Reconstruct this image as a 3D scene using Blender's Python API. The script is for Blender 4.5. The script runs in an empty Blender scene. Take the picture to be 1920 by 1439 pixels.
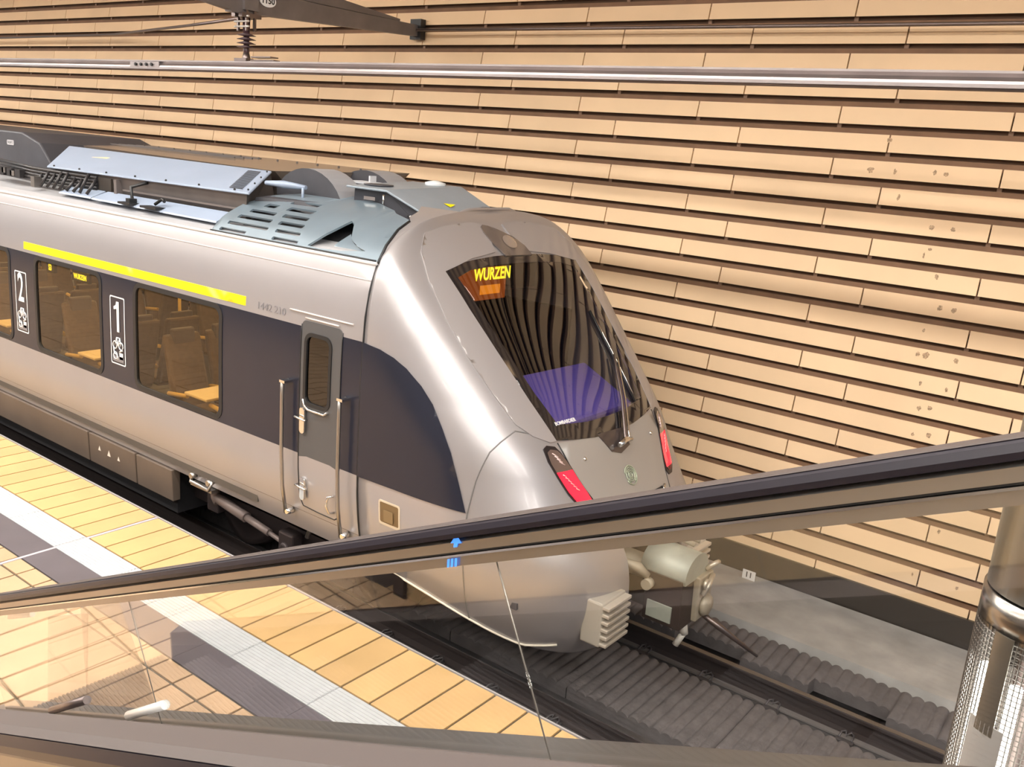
import bpy, bmesh, math, random
import numpy as np
from mathutils import Vector, Matrix
from mathutils.geometry import delaunay_2d_cdt
random.seed(7)
C = bpy.context.scene.collection

# ------------------------------------------------------------------ camera
F_PX, ROLL, PITCH, YAW = 1705.25924, 0.0799655606, 0.251901222, 0.635116275
CAM_Z = 4.23
cy, sy, cp, sp = math.cos(YAW), math.sin(YAW), math.cos(PITCH), math.sin(PITCH)
fw = Vector((-sy*cp, cy*cp, -sp)); rt = Vector((cy, sy, 0)); up = rt.cross(fw)
r2 = math.cos(ROLL)*rt + math.sin(ROLL)*up
u2 = -math.sin(ROLL)*rt + math.cos(ROLL)*up
cd = bpy.data.cameras.new('camera'); cam = bpy.data.objects.new('camera', cd); C.objects.link(cam)
M = Matrix((r2, u2, -fw)).transposed().to_4x4(); M.translation = Vector((0, 0, CAM_Z))
cam.matrix_world = M
cd.sensor_width = 36.0; cd.lens = F_PX/1920*36.0; cd.clip_start = 0.05; cd.clip_end = 300
sc = bpy.context.scene; sc.camera = cam
# ------------------------------------------------------------------ colour management, world
sc.view_settings.view_transform = 'Standard'; sc.view_settings.look = 'None'
sc.view_settings.exposure = 0.0; sc.view_settings.gamma = 1.0; sc.view_settings.use_curve_mapping = False
wd = bpy.data.worlds.new('world'); sc.world = wd; wd.use_nodes = True
wd.node_tree.nodes['Background'].inputs[0].default_value = (0.93, 0.95, 1.0, 1)
wd.node_tree.nodes['Background'].inputs[1].default_value = 0.45
LAMP_STRENGTH = 42.0
LAMPS = [(0.4, 6.9, 0.34), (2.9, 7.2, 0.34), (-3.4, 7.2, 0.34)]     # y, z, width of the light lines under the ceiling

# ------------------------------------------------------------------ materials
MATS = {}
def mat(name, col=(.5,.5,.5), rough=.5, metal=0., var=0., vscale=6., bump=0., bscale=40., emit=None, es=0., island=0., coat=0., spec=.5, col2=None):
    if name in MATS: return MATS[name]
    m = bpy.data.materials.new(name); m.use_nodes = True; nt = m.node_tree; N = nt.nodes; L = nt.links
    b = N['Principled BSDF']; b.inputs['Roughness'].default_value = rough; b.inputs['Metallic'].default_value = metal
    b.inputs['Base Color'].default_value = (*col, 1); b.inputs['Coat Weight'].default_value = coat
    b.inputs['Coat Roughness'].default_value = .06; b.inputs['Specular IOR Level'].default_value = spec
    tc = N.new('ShaderNodeTexCoord'); src = None
    if var > 0 or col2:
        nz = N.new('ShaderNodeTexNoise'); nz.inputs['Scale'].default_value = vscale; nz.inputs['Detail'].default_value = 6
        L.new(tc.outputs['Object'], nz.inputs['Vector'])
        mx = N.new('ShaderNodeMix'); mx.data_type = 'RGBA'
        c2 = col2 if col2 else tuple(min(1, c*(1+var)) for c in col)
        c1 = col if col2 else tuple(c*(1-var) for c in col)
        rp = N.new('ShaderNodeMapRange'); rp.inputs[1].default_value = .3; rp.inputs[2].default_value = .7
        L.new(nz.outputs['Fac'], rp.inputs[0]); L.new(rp.outputs[0], mx.inputs[0])
        mx.inputs[6].default_value = (*c1, 1); mx.inputs[7].default_value = (*c2, 1)
        src = mx.outputs[2]
    if island > 0:
        g = N.new('ShaderNodeNewGeometry'); mr = N.new('ShaderNodeMapRange')
        mr.inputs[3].default_value = 1-island; mr.inputs[4].default_value = 1+island
        L.new(g.outputs['Random Per Island'], mr.inputs[0])
        hs = N.new('ShaderNodeHueSaturation'); L.new(mr.outputs[0], hs.inputs['Value'])
        if src: L.new(src, hs.inputs['Color'])
        else: hs.inputs['Color'].default_value = (*col, 1)
        src = hs.outputs['Color']
    if src: L.new(src, b.inputs['Base Color'])
    if bump > 0:
        n2 = N.new('ShaderNodeTexNoise'); n2.inputs['Scale'].default_value = bscale; n2.inputs['Detail'].default_value = 5
        L.new(tc.outputs['Object'], n2.inputs['Vector'])
        bp = N.new('ShaderNodeBump'); bp.inputs['Strength'].default_value = bump; bp.inputs['Distance'].default_value = .01
        L.new(n2.outputs['Fac'], bp.inputs['Height']); L.new(bp.outputs['Normal'], b.inputs['Normal'])
    if emit:
        b.inputs['Emission Color'].default_value = (*emit, 1); b.inputs['Emission Strength'].default_value = es
    MATS[name] = m; return m
def glass(name, tint=(1,1,1), refl=1.0, rough=.0, haze=0., hcol=(.8,.8,.8)):
    if name in MATS: return MATS[name]
    m = bpy.data.materials.new(name); m.use_nodes = True; nt = m.node_tree; N = nt.nodes; L = nt.links
    N.remove(N['Principled BSDF']); out = N['Material Output']
    t = N.new('ShaderNodeBsdfTransparent'); t.inputs[0].default_value = (*tint, 1)
    g = N.new('ShaderNodeBsdfGlossy'); g.inputs['Roughness'].default_value = rough; g.inputs['Color'].default_value = (1,1,1,1)
    fr = N.new('ShaderNodeFresnel'); ge = N.new('ShaderNodeNewGeometry'); mi_ = N.new('ShaderNodeMapRange')
    mi_.inputs[3].default_value = 1.5; mi_.inputs[4].default_value = 1/1.5      # a thin pane: same reflectance on both faces
    L.new(ge.outputs['Backfacing'], mi_.inputs[0]); L.new(mi_.outputs[0], fr.inputs['IOR'])
    mu = N.new('ShaderNodeMath'); mu.operation = 'MULTIPLY'; mu.inputs[1].default_value = refl; mu.use_clamp = True
    L.new(fr.outputs[0], mu.inputs[0])
    mx = N.new('ShaderNodeMixShader'); L.new(mu.outputs[0], mx.inputs[0]); L.new(t.outputs[0], mx.inputs[1]); L.new(g.outputs[0], mx.inputs[2])
    res = mx.outputs[0]
    if haze > 0:
        d = N.new('ShaderNodeBsdfDiffuse'); d.inputs[0].default_value = (*hcol, 1)
        m2 = N.new('ShaderNodeMixShader'); m2.inputs[0].default_value = haze
        L.new(res, m2.inputs[1]); L.new(d.outputs[0], m2.inputs[2]); res = m2.outputs[0]
    L.new(res, out.inputs['Surface']); MATS[name] = m; return m

TERRA = mat('terracotta panel', (.88,.645,.41), .62, var=.05, vscale=1.3, island=.05, bump=.12, bscale=25, spec=.3)
TERRAB = mat('terracotta backing', (.09,.045,.022), .8, var=.15, vscale=4)
GAPB = mat('dark recess', (.05,.042,.036), .25)
TILE = mat('yellow platform tile', (.64,.415,.185), .62, var=.07, vscale=2.2, island=.07, bump=.08, bscale=60)
TILE2 = mat('sand platform tile', (.54,.36,.215), .62, var=.07, vscale=2.2, island=.07, bump=.08, bscale=60)
GROUT = mat('grey grout', (.09,.075,.045), .8)
WHITEST = mat('white tactile plate', (.54,.56,.58), .62, var=.05, vscale=15, bump=.2, bscale=90)
GREYST = mat('anthracite strip', (.115,.10,.115), .4, var=.08, vscale=3)
LILAC = mat('lilac joint', (.50,.46,.50), .6)
CONC = mat('concrete', (.40,.385,.37), .75, var=.22, vscale=2.5, bump=.4, bscale=12)
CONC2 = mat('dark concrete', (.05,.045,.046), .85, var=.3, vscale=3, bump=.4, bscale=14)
ABSORB = mat('absorber grey', (.13,.115,.115), .9, var=.18, vscale=8, bump=.5, bscale=60)
RAILT = mat('polished rail', (.30,.29,.30), .45, 1.0)
RAILS = mat('rusty rail side', (.035,.025,.024), .7, .3)
CLIPM = mat('rail clip steel', (.12,.11,.115), .5, .6)
SILVER = mat('silver train paint', (.405,.385,.392), .34, .5, var=.03, vscale=1.2, coat=.2)
NOSEP = mat('nose panel grey', (.36,.335,.335), .36, .25, var=.02, vscale=1.2, coat=.5)  # greyer and less metallic than the nose shell
BLUEG = mat('blue grey roof paint', (.19,.245,.29), .32, .25, var=.06, vscale=3, coat=.2)
PALEB = mat('pale blue roof plate', (.33,.40,.52), .45, .1, var=.04, vscale=2)
DARKBAND = mat('charcoal window band', (.019,.021,.034), .2, 0, var=.1, vscale=.9, coat=.0, spec=.36)
DOORC = mat('cab door charcoal', (.085,.085,.088), .38, .1)
BLACKR = mat('black rubber', (.012,.012,.013), .45)
ROOFD = mat('dark roof box', (.055,.055,.065), .5, .1, var=.15, vscale=4)
ROOFB = mat('brown grey duct', (.12,.105,.10), .5, .3, var=.15, vscale=3)
YEL = mat('yellow stripe', (.98,.80,.0), .45)
SKIRTM = mat('dusty skirt', (.15,.115,.09), .5, .2, var=.12, vscale=2)
STEEL = mat('brushed steel', (.43,.405,.38), .38, 1.0, var=.04, vscale=2)
STEEL2 = mat('chrome', (.78,.77,.75), .12, 1.0)
STEELD = mat('dark steel', (.22,.18,.17), .38, .9, var=.08, vscale=2)
RUBBER = mat('handrail rubber', (.018,.015,.022), .3, 0, spec=.35)
RUBTOP = mat('handrail top sheen', (.075,.06,.056), .5, spec=.3)  # brownish tone painted in for the reflecting top surface
WHITEL = mat('white lettering', (.85,.85,.85), .5)
GREYL = mat('grey lettering', (.22,.21,.22), .5)
BLACKL = mat('black lettering', (.02,.02,.02), .5)
BEAMG = mat('galvanised beam', (.20,.18,.175), .5, .5, var=.12, vscale=4)
ALU = mat('aluminium conductor', (.36,.32,.315), .38, .85, var=.08, vscale=3)
INSUL = mat('brown insulator', (.06,.03,.035), .25)
SEATM = mat('brown seat cloth', (.12,.08,.043), .8, var=.15, vscale=20)
SEATY = mat('yellow seat trim', (.75,.48,.12), .6)
INTER = mat('interior panel', (.22,.17,.11), .6)
FLOORT = mat('train floor', (.08,.07,.06), .6)
STAIN = mat('wall smudge', (.46,.31,.19), .8, var=.5, vscale=60)
WHEELM = mat('wheel steel', (.07,.055,.055), .5, .6)
DAMP = mat('dusty damper', (.25,.20,.185), .5, .3)
WINGL = glass('tinted window', (.66,.55,.37), .8)
WSGL = glass('windscreen glass', (.62,.60,.64), 1.3)
BALGL = glass('balustrade glass', (.96,.96,.95), 1.6)
CLEAR = glass('lamp cover', (.9,.9,.9), .7)

# ------------------------------------------------------------------ mesh helpers
def link(name, me, parent=None, m=None, smooth=False):
    if m is not None:
        for mm in (m if isinstance(m, (list, tuple)) else [m]): me.materials.append(mm)
    if smooth:
        for p in me.polygons: p.use_smooth = True
    o = bpy.data.objects.new(name, me); C.objects.link(o)
    if parent: o.parent = parent; o.matrix_parent_inverse = parent.matrix_world.inverted()
    return o
def obj(name, bm, m, parent=None, smooth=False, fix=True):
    if fix: bmesh.ops.recalc_face_normals(bm, faces=bm.faces)
    me = bpy.data.meshes.new(name); bm.to_mesh(me); bm.free()
    return link(name, me, parent, m, smooth)
def thing(name, label, cat, loc=(0,0,0), group=None):
    o = bpy.data.objects.new(name, None); C.objects.link(o); o.location = loc
    o.matrix_world = Matrix.Translation(loc); o.empty_display_size = .1
    return tag(o, label, cat, group)
def tag(o, label, cat, group=None):
    o['label'] = label; o['category'] = cat
    if group: o['group'] = group
    return o
def struct(o): o['kind'] = 'structure'; return o
def NB(): return bmesh.new()
def box(bm, x0, x1, y0, y1, z0, z1, mi=0, M=None):
    vs = [bm.verts.new((x, y, z)) for x in (x0, x1) for y in (y0, y1) for z in (z0, z1)]
    if M is not None:
        for v in vs: v.co = M @ v.co
    for f in ((0,1,3,2),(4,6,7,5),(0,4,5,1),(2,3,7,6),(0,2,6,4),(1,5,7,3)):
        fc = bm.faces.new([vs[i] for i in f]); fc.material_index = mi
    return vs
def hexa(bm, p, mi=0):                     # 8 points: bottom 4, top 4
    vs = [bm.verts.new(q) for q in p]
    for f in ((3,2,1,0),(4,5,6,7),(0,1,5,4),(1,2,6,5),(2,3,7,6),(3,0,4,7)):
        fc = bm.faces.new([vs[i] for i in f]); fc.material_index = mi
def prism(bm, poly, axis_map, a, b, mi=0):
    A = [bm.verts.new(axis_map(p[0], p[1], a)) for p in poly]; B = [bm.verts.new(axis_map(p[0], p[1], b)) for p in poly]
    n = len(poly)
    f = bm.faces.new(A); f.material_index = mi; f = bm.faces.new(B[::-1]); f.material_index = mi
    for i in range(n):
        f = bm.faces.new((A[i], B[i], B[(i+1) % n], A[(i+1) % n])); f.material_index = mi
def tube(bm, pts, r, seg=8, cap=True, mi=0):
    pts = [Vector(p) for p in pts]; n = len(pts); rings = []
    rr = r if isinstance(r, (list, tuple)) else [r]*n
    pv = None
    for i, p in enumerate(pts):
        d = (pts[min(i+1, n-1)] - pts[max(i-1, 0)]).normalized()
        if pv is None:
            a = Vector((0,0,1)) if abs(d.z) < .9 else Vector((1,0,0))
            pv = (a - d*a.dot(d)).normalized()
        pv = (pv - d*pv.dot(d)).normalized(); q = d.cross(pv)
        rings.append([bm.verts.new(p + rr[i]*(math.cos(2*math.pi*k/seg)*pv + math.sin(2*math.pi*k/seg)*q)) for k in range(seg)])
    for i in range(n-1):
        for k in range(seg):
            f = bm.faces.new((rings[i][k], rings[i][(k+1) % seg], rings[i+1][(k+1) % seg], rings[i+1][k])); f.material_index = mi; f.smooth = True
    if cap:
        bm.faces.new(rings[0][::-1]).material_index = mi; bm.faces.new(rings[-1]).material_index = mi
def lathe(bm, prof, c, axis='z', seg=32, mi=0):
    rings = []
    for r, h in prof:
        ring = []
        for k in range(seg):
            a = 2*math.pi*k/seg; u, v = r*math.cos(a), r*math.sin(a)
            p = {'z': (u, v, h), 'x': (h, u, v), 'y': (u, h, v)}[axis]
            ring.append(bm.verts.new(Vector(c) + Vector(p)))
        rings.append(ring)
    for i in range(len(rings)-1):
        for k in range(seg):
            f = bm.faces.new((rings[i][k], rings[i][(k+1) % seg], rings[i+1][(k+1) % seg], rings[i+1][k])); f.smooth = True; f.material_index = mi
    bm.faces.new(rings[0][::-1]); bm.faces.new(rings[-1])
def bev(o, w=.01, seg=2):
    md = o.modifiers.new('bevel', 'BEVEL'); md.width = w; md.segments = seg; md.limit_method = 'ANGLE'; md.angle_limit = math.radians(40)
    return o
def text(name, s, size, mw, m, parent=None, depth=.002, bold=0., sx=1.):
    cu = bpy.data.curves.new(name, 'FONT'); cu.body = s; cu.size = size; cu.align_x = 'CENTER'; cu.align_y = 'CENTER'
    cu.extrude = depth; cu.offset = bold; cu.resolution_u = 3
    t = bpy.data.objects.new(name, cu); C.objects.link(t)
    dg = bpy.context.evaluated_depsgraph_get(); me = bpy.data.meshes.new_from_object(t.evaluated_get(dg))
    bpy.data.objects.remove(t); bpy.data.curves.remove(cu)
    me.transform(mw @ Matrix.Diagonal((sx, 1, 1, 1)))
    me.materials.clear()
    return link(name, me, parent, m)
def frame(origin, right, upv):
    r = Vector(right).normalized(); u = Vector(upv).normalized(); n = r.cross(u)
    m = Matrix((r, u, n)).transposed().to_4x4(); m.translation = Vector(origin); return m

# ------------------------------------------------------------------ station shell
X0, X1 = -34.0, 7.0
WALL_Y, WALL_Z, PITCHZ, PL = 8.9, .225, .2355, 1.467
bm = NB()
box(bm, X0, X1, WALL_Y+.07, WALL_Y+.3, -.4, 7.9, 0)
wall = struct(obj('wall_back', bm, TERRAB))
bm = NB()
tilt = math.radians(10.5); PH = .157
for n in range(-0, 32):
    z = WALL_Z + n*PITCHZ
    xo = -1.055 if n % 2 == 0 else -1.54
    k0 = int((X0-xo)/PL)+1
    for k in range(k0, int((X1-xo)/PL)):
        xa = xo+k*PL+.007; xb = xa+PL-.014
        y0, z0 = WALL_Y, z; y1, z1 = WALL_Y+PH*math.sin(tilt), z+PH*math.cos(tilt)
        hexa(bm, [(xa,y0,z0),(xb,y0,z0),(xb,y0+.035,z0+.006),(xa,y0+.035,z0+.006),(xa,y1,z1),(xb,y1,z1),(xb,y1+.035,z1+.006),(xa,y1+.035,z1+.006)])
obj('terracotta_cladding', bm, TERRA, wall)
bm = NB()
for n in range(0, 31):
    z = WALL_Z+n*PITCHZ+PH*math.cos(tilt)
    hexa(bm, [(X0,WALL_Y+.034,z-.03),(X1,WALL_Y+.034,z-.03),(X1,WALL_Y+.07,z-.03),(X0,WALL_Y+.07,z-.03),(X0,WALL_Y+.040,z+.045),(X1,WALL_Y+.040,z+.045),(X1,WALL_Y+.07,z+.05),(X0,WALL_Y+.07,z+.05)])
obj('slot_rail', bm, mat('slot rail', (.21,.115,.065), .75, var=.12, vscale=5), wall)
# brackets seen in the slots behind the panels
bm = NB()
for n in range(-0, 31):
    z = WALL_Z + n*PITCHZ; xo = -1.055 if n % 2 == 0 else -1.54
    for k in range(int((X0-xo)/PL)+1, int((X1-xo)/PL)):
        xa = xo+k*PL
        box(bm, xa-.02, xa+.02, WALL_Y+.045, WALL_Y+.07, z-.07, z+.0)
obj('panel_bracket', bm, mat('bracket', (.22,.13,.08), .6), wall)
# smudges on the cladding
def smudge(n, x, dz, w, h, seed):
    z = WALL_Z+n*PITCHZ+dz
    y = WALL_Y + dz*math.tan(tilt) - .0015
    rnd = random.Random(seed); bm = NB(); vs = []
    for k in range(14):
        a = 2*math.pi*k/14; r = rnd.uniform(.6, 1.1)
        zz = h*r*math.sin(a)*.5
        vs.append(bm.verts.new((x+w*r*math.cos(a)*.5, y+zz*math.tan(tilt)-.001, z+zz)))
    bm.faces.new(vs); o = obj('smudge', bm, STAIN, wall); return o
for i, (n, x, dz, w, h) in enumerate([(18,-2.52,.11,.05,.05),(17,-2.64,.07,.07,.06),(17,-2.42,.07,.03,.06),(17,-2.08,.09,.04,.05),(17,-1.98,.08,.05,.05),(16,-2.35,.08,.03,.06),
        (15,-2.02,.08,.05,.05),(15,-1.84,.08,.05,.05),(14,-2.0,.12,.04,.03),(14,-2.04,.06,.02,.07),(13,-1.9,.12,.04,.05),(12,-1.82,.08,.05,.06),(12,-1.70,.08,.05,.06),
        (11,-1.92,.09,.03,.04),(10,-1.86,.10,.07,.07),(10,-1.93,.1,.04,.05),(10,-1.60,.1,.05,.06),(9,-1.86,.07,.03,.05),(9,-1.63,.06,.03,.05),(8,-1.74,.09,.05,.05),(8,-1.83,.07,.04,.05),
        (7,-1.70,.07,.05,.06),(7,-1.84,.05,.03,.04),(5,-2.2,.1,.02,.02),(3,-2.25,.1,.02,.04),(3,-1.45,.12,.03,.05),(1,-1.6,.1,.02,.04),(1,-1.2,.1,.03,.04)]):
    smudge(n, x, dz, w, h, i)
# recess behind the ledge, under the cladding
bm = NB(); box(bm, X0, X1, 8.88, 8.97, -.05, .30); obj('recess_base', bm, GAPB, wall)
# ceiling, opposite wall, platform
bm = NB(); box(bm, X0, X1, -9.2, 9.2, 7.9, 8.1); ceiling = struct(obj('ceiling', bm, mat('ceiling plaster', (.62,.58,.54), .8, var=.05, vscale=2)))
bm = NB(); box(bm, X0, X1, -9.2, -9.0, -.4, 8.1); struct(obj('wall_front', bm, mat('far wall', (.36,.34,.36), .7, var=.1, vscale=1)))
PZ = .55; EDGE = 4.56
bm = NB(); box(bm, X0, X1, -9.0, EDGE-.02, -.4, PZ-.012); floor = struct(obj('floor', bm, GROUT))
TP, TX = .278, -5.49
def tilerow(bm, y0, y1, g, x0, x1):
    k = int((x0-TX)/TP)
    while TX+k*TP < x1:
        a, b = TX+k*TP+g/2, TX+(k+1)*TP-g/2
        if k == -7: a += .018
        if k == -8: b -= .018
        box(bm, a, b, y0+g/2, y1-g/2, PZ-.02, PZ)
        k += 1
bm = NB(); tilerow(bm, 3.855, EDGE-.018, .019, X0, X1); obj('edge_tiles', bm, TILE, floor)
bm = NB()
tilerow(bm, 3.095, 3.262, .019, X0, X1)
y = 3.095
while y > -3:
    tilerow(bm, y-.765, y, .019, X0, 3); y -= .765
obj('platform_tiles', bm, TILE2, floor)
bm = NB(); box(bm, X0, X1, EDGE-.014, EDGE, -.3, PZ+.001); obj('platform_edge_trim', bm, mat('edge trim', (.45,.42,.42), .5), floor)
bm = NB()
k = int((X0-TX)/.278/3)
xx = TX-7*TP
for sgn in (-1, 1):
    a = 0
    while a < 26:
        p, q = sorted((xx+sgn*(a+(.018 if a == 0 else .002)), xx+sgn*(a+.83)))
        if q < X1 and p > X0:
            box(bm, p, q, 3.562, 3.848, PZ-.02, PZ+.001)
            for r in range(9): box(bm, p+.004, q-.004, 3.575+r*.030, 3.590+r*.030, PZ, PZ+.006)
        a += .834
obj('tactile_strip', bm, WHITEST, floor)
bm = NB()
for sgn in (-1, 1):
    a = 0
    while a < 26:
        p, q = sorted((xx+sgn*(a+(.018 if a == 0 else .001)), xx+sgn*(a+1.11)))
        if q < X1 and p > X0: box(bm, p, q, 3.268, 3.556, PZ-.02, PZ)
        a += 1.112
obj('contrast_strip', bm, GREYST, floor)
bm = NB(); box(bm, xx-.016, xx+.016, 2.3, EDGE-.02, PZ-.02, PZ-.001); obj('expansion_joint', bm, LILAC, floor)

# track bed, ledge
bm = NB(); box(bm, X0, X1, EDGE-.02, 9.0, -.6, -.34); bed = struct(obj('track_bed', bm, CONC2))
bm = NB()
n = 80
for i in range(n):
    xa = X0+(X1-X0)*i/n; xb = X0+(X1-X0)*(i+1)/n
    hexa(bm, [(xa,7.80,-.34),(xb,7.80,-.34),(xb,8.86,-.34),(xa,8.86,-.34),(xa,7.86,.0),(xb,7.86,.0),(xb,8.86,.015),(xa,8.86,.015)])
bmesh.ops.remove_doubles(bm, verts=bm.verts, dist=.0005)
ledge = struct(obj('concrete_ledge', bm, CONC))
# rails
RY = (5.54, 7.04)
RLAB = ['steel running rail nearer the yellow platform edge', 'steel running rail on the side of the tan wall']
for i, ry in enumerate(RY):
    t = thing('rail', RLAB[i], 'rail', (0, ry, -.34), 'running rails')
    pf = [(-.07,-.17),(.07,-.17),(.07,-.158),(.012,-.14),(.010,-.045),(.034,-.035),(.034,-.006),(.026,0),(-.026,0),(-.034,-.006),(-.034,-.035),(-.010,-.045),(-.012,-.14),(-.07,-.158)]
    bm = NB(); prism(bm, pf, lambda a, b, c: (c, ry+a, b), X0, X1); obj('rail_web', bm, RAILS, t)
    bm = NB(); box(bm, X0, X1, ry-.027, ry+.027, -.002, .0025); obj('running_surface', bm, RAILT, t)
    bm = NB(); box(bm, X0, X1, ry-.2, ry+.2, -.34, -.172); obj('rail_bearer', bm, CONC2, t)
    for sd in (-1, 1):
        k = 0
        while k < 12:
            x = 1.0 - k*.62
            bm = NB(); yb = ry+sd*.10
            tube(bm, [(x-.05,yb+sd*.05,-.15),(x-.05,yb-sd*.02,-.135),(x-.02,yb-sd*.045,-.13),(x,yb+sd*.03,-.125),(x+.02,yb-sd*.045,-.13),(x+.05,yb-sd*.02,-.135),(x+.05,yb+sd*.05,-.15)], .008, 6)
            box(bm, x-.07, x+.07, min(yb-sd*.03, yb+sd*.09), max(yb-sd*.03, yb+sd*.09), -.17, -.152)
            obj('rail_clip', bm, CLIPM, t); k += 1
    bm = NB(); box(bm, X0, X1, ry-.135 if i else ry+.075, ry-.075 if i else ry+.135, -.165, -.150)
    obj('bearer_edge', bm, mat('bearer edge', (.16,.145,.14), .6), t)
# corrugated absorber panels
def corr(xa, xb, y0, y1, z, amp=.034, p=.10, jag=0):
    bm = NB(); nx = int((xb-xa)/(p/8)); prev = None
    for i in range(nx+1):
        x = xa+(xb-xa)*i/nx
        h = amp*abs(math.sin(math.pi*x/p))**.6
        blk = int(math.floor(x/(p*6.5))) % 2
        yy = y0 + (.14 if (jag and blk) else 0)
        row = [bm.verts.new((x, yy, z-.10)), bm.verts.new((x, yy, z+h-.01)), bm.verts.new((x, yy+.015, z+h)), bm.verts.new((x, y1, z+h+(.0 if not jag else .03)))]
        if prev:
            for j in range(3): bm.faces.new((prev[j], prev[j+1], row[j+1], row[j])).smooth = (j == 2)
        prev = row
    return bm
TX0 = -13.2
for k in range(12):
    a = 3.0-k*1.3
    lab = 'ribbed grey absorber mat between the two rails'
    tag(obj('absorber_mat', corr(a-1.29, a, 5.86, 6.76, -.12), ABSORB), lab, 'track absorber', 'absorber mats between the rails')
for k in range(12):
    a = 3.0-k*1.3
    tag(obj('absorber_mat', corr(a-1.3, a, 7.36, 7.80, -.11, jag=1), ABSORB), 'ribbed grey absorber mat along the foot of the concrete ledge', 'track absorber', 'absorber mats along the concrete ledge')
for k in range(12):
    a = 3.0-k*1.3
    tag(obj('absorber_mat', corr(a-1.3, a, 4.75, 5.2, -.13), ABSORB), 'ribbed grey absorber mat below the yellow platform edge', 'track absorber', 'absorber mats below the platform edge')
# distance plate
t = thing('distance_sign', 'small white sign with black number 11 on the ledge below the tan wall', 'sign', (-3.12, 8.72, .01))
bm = NB(); box(bm, -3.19, -3.05, 8.715, 8.725, .015, .115); obj('plate', bm, WHITEL, t)
bm = NB(); box(bm, -3.185, -3.055, 8.712, 8.76, -.005, .006); obj('foot', bm, BLACKR, t)
text('numeral', '11', .085, frame((-3.12, 8.7125, .067), (1,0,0), (0,0,1)), BLACKL, t, .001, .001)

# ------------------------------------------------------------------ overhead line
YC = 6.275
bm = NB()
pf = [(-.055,4.80),(.055,4.80),(.055,4.822),(.02,4.835),(.02,4.865),(.045,4.885),(.045,4.90),(-.045,4.90),(-.045,4.885),(-.020,4.865),(-.050,4.84),(-.055,4.822)]
prism(bm, pf, lambda a, b, c: (c, YC+a, b), X0, X1)
cr = thing('conductor_rail', 'long grey overhead conductor rail running across the top of the view', 'overhead rail', (-8.4, YC, 4.8))
obj('rail_profile', bm, ALU, cr)
bm = NB(); tube(bm, [(X0, YC-.01, 4.797), (X1, YC-.01, 4.797)], .014, 8); obj('contact_wire', bm, STEELD, cr)
bm = NB()
box(bm, -10.55, -9.95, YC-.058, YC-.05, 4.822, 4.88)
obj('joint_plate', bm, ALU, cr)
for i in range(4):
    bm = NB(); lathe(bm, [(.018,-.075),(.018,-.055)], (-10.42+i*.11, YC, 4.85), 'y', 8); obj('bolt', bm, BLACKR, cr)
su = thing('cantilever_support', 'grey steel cantilever beam fixed to the tan wall above the conductor rail', 'bracket', (-8.42, 8.86, 5.55))
bm = NB(); bx = -8.42
hexa(bm, [(bx-.05,6.05,5.36),(bx+.05,6.05,5.36),(bx+.04,8.86,5.50),(bx-.04,8.86,5.50),(bx-.05,6.05,5.60),(bx+.05,6.05,5.60),(bx+.04,8.86,5.63),(bx-.04,8.86,5.63)])
hexa(bm, [(bx-.05,4.6,5.55),(bx+.05,4.6,5.55),(bx+.05,6.2,5.36),(bx-.05,6.2,5.36),(bx-.05,4.6,5.75),(bx+.05,4.6,5.75),(bx+.05,6.2,5.60),(bx-.05,6.2,5.60)])
obj('beam', bm, BEAMG, su)
bm = NB(); hexa(bm, [(bx-.025,6.5,5.62),(bx+.025,6.5,5.62),(bx+.025,8.5,5.63),(bx-.025,8.5,5.63),(bx-.025,6.5,5.80),(bx+.025,6.5,5.80),(bx+.025,8.5,5.655),(bx-.025,8.5,5.655)])
obj('upper_gusset', bm, BEAMG, su)
bm = NB(); box(bm, bx-.09, bx+.09, 8.80, 8.888, 5.46, 5.70); obj('wall_plate', bm, BLACKR, su)
bm = NB(); box(bm, bx-.09, bx+.09, 6.19, 6.36, 5.40, 7.895); obj('drop_post', bm, BEAMG, su)
bm = NB()
for s in (-1, 1):
    for s2 in (-1, 1): box(bm, bx+s2*.07-.012, bx+s2*.07+.012, YC+s*.05-.012, YC+s*.05+.012, 5.20, 5.40)
    box(bm, bx+.06*s-.03, bx+.06*s+.03, YC-.12, YC+.12, 5.33, 5.37)
obj('clamp_plate', bm, STEELD, su)
bm = NB()
for i in range(3):
    tube(bm, [(bx-.12, YC-.06, 5.24+i*.05), (bx+.12, YC-.06, 5.24+i*.05)], .010, 6)
obj('clamp_bolts', bm, mat('light bolts', (.6,.58,.55), .4, .6), su)
bm = NB()
pl = [( .105*math.cos(2*math.pi*k/24), .062*math.sin(2*math.pi*k/24)) for k in range(24)]
prism(bm, pl, lambda a, b, c: (bx+.055+c, 6.50+a, 5.53+b), 0, .006)
obj('number_plate', bm, WHITEL, su)
text('plate_number', '1150', .085, frame((bx+.0635, 6.50, 5.53), (0,1,0), (0,0,1)), BLACKL, su, .001, .002)
ins = thing('insulator', 'dark ribbed insulator hanging from the beam to the conductor rail', 'insulator', (bx, YC, 4.92))
bm = NB(); lathe(bm, [(.03,4.98),(.032,5.0),(.032,5.02),(.03,5.035),(.10,5.04),(.03,5.06),(.03,5.07),(.10,5.078),(.03,5.10),(.03,5.11),(.10,5.118),(.03,5.14),(.03,5.15),(.10,5.158),(.035,5.18),(.04,5.34)], (bx, YC, 0), 'z', 20)
obj('shed_stack', bm, INSUL, ins)
bm = NB(); lathe(bm, [(.035,4.90),(.045,4.92),(.03,4.99)], (bx, YC, 0), 'z', 16); box(bm, bx-.14, bx+.06, YC-.05, YC+.05, 4.90, 4.93); obj('rail_clamp', bm, STEELD, ins)
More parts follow.
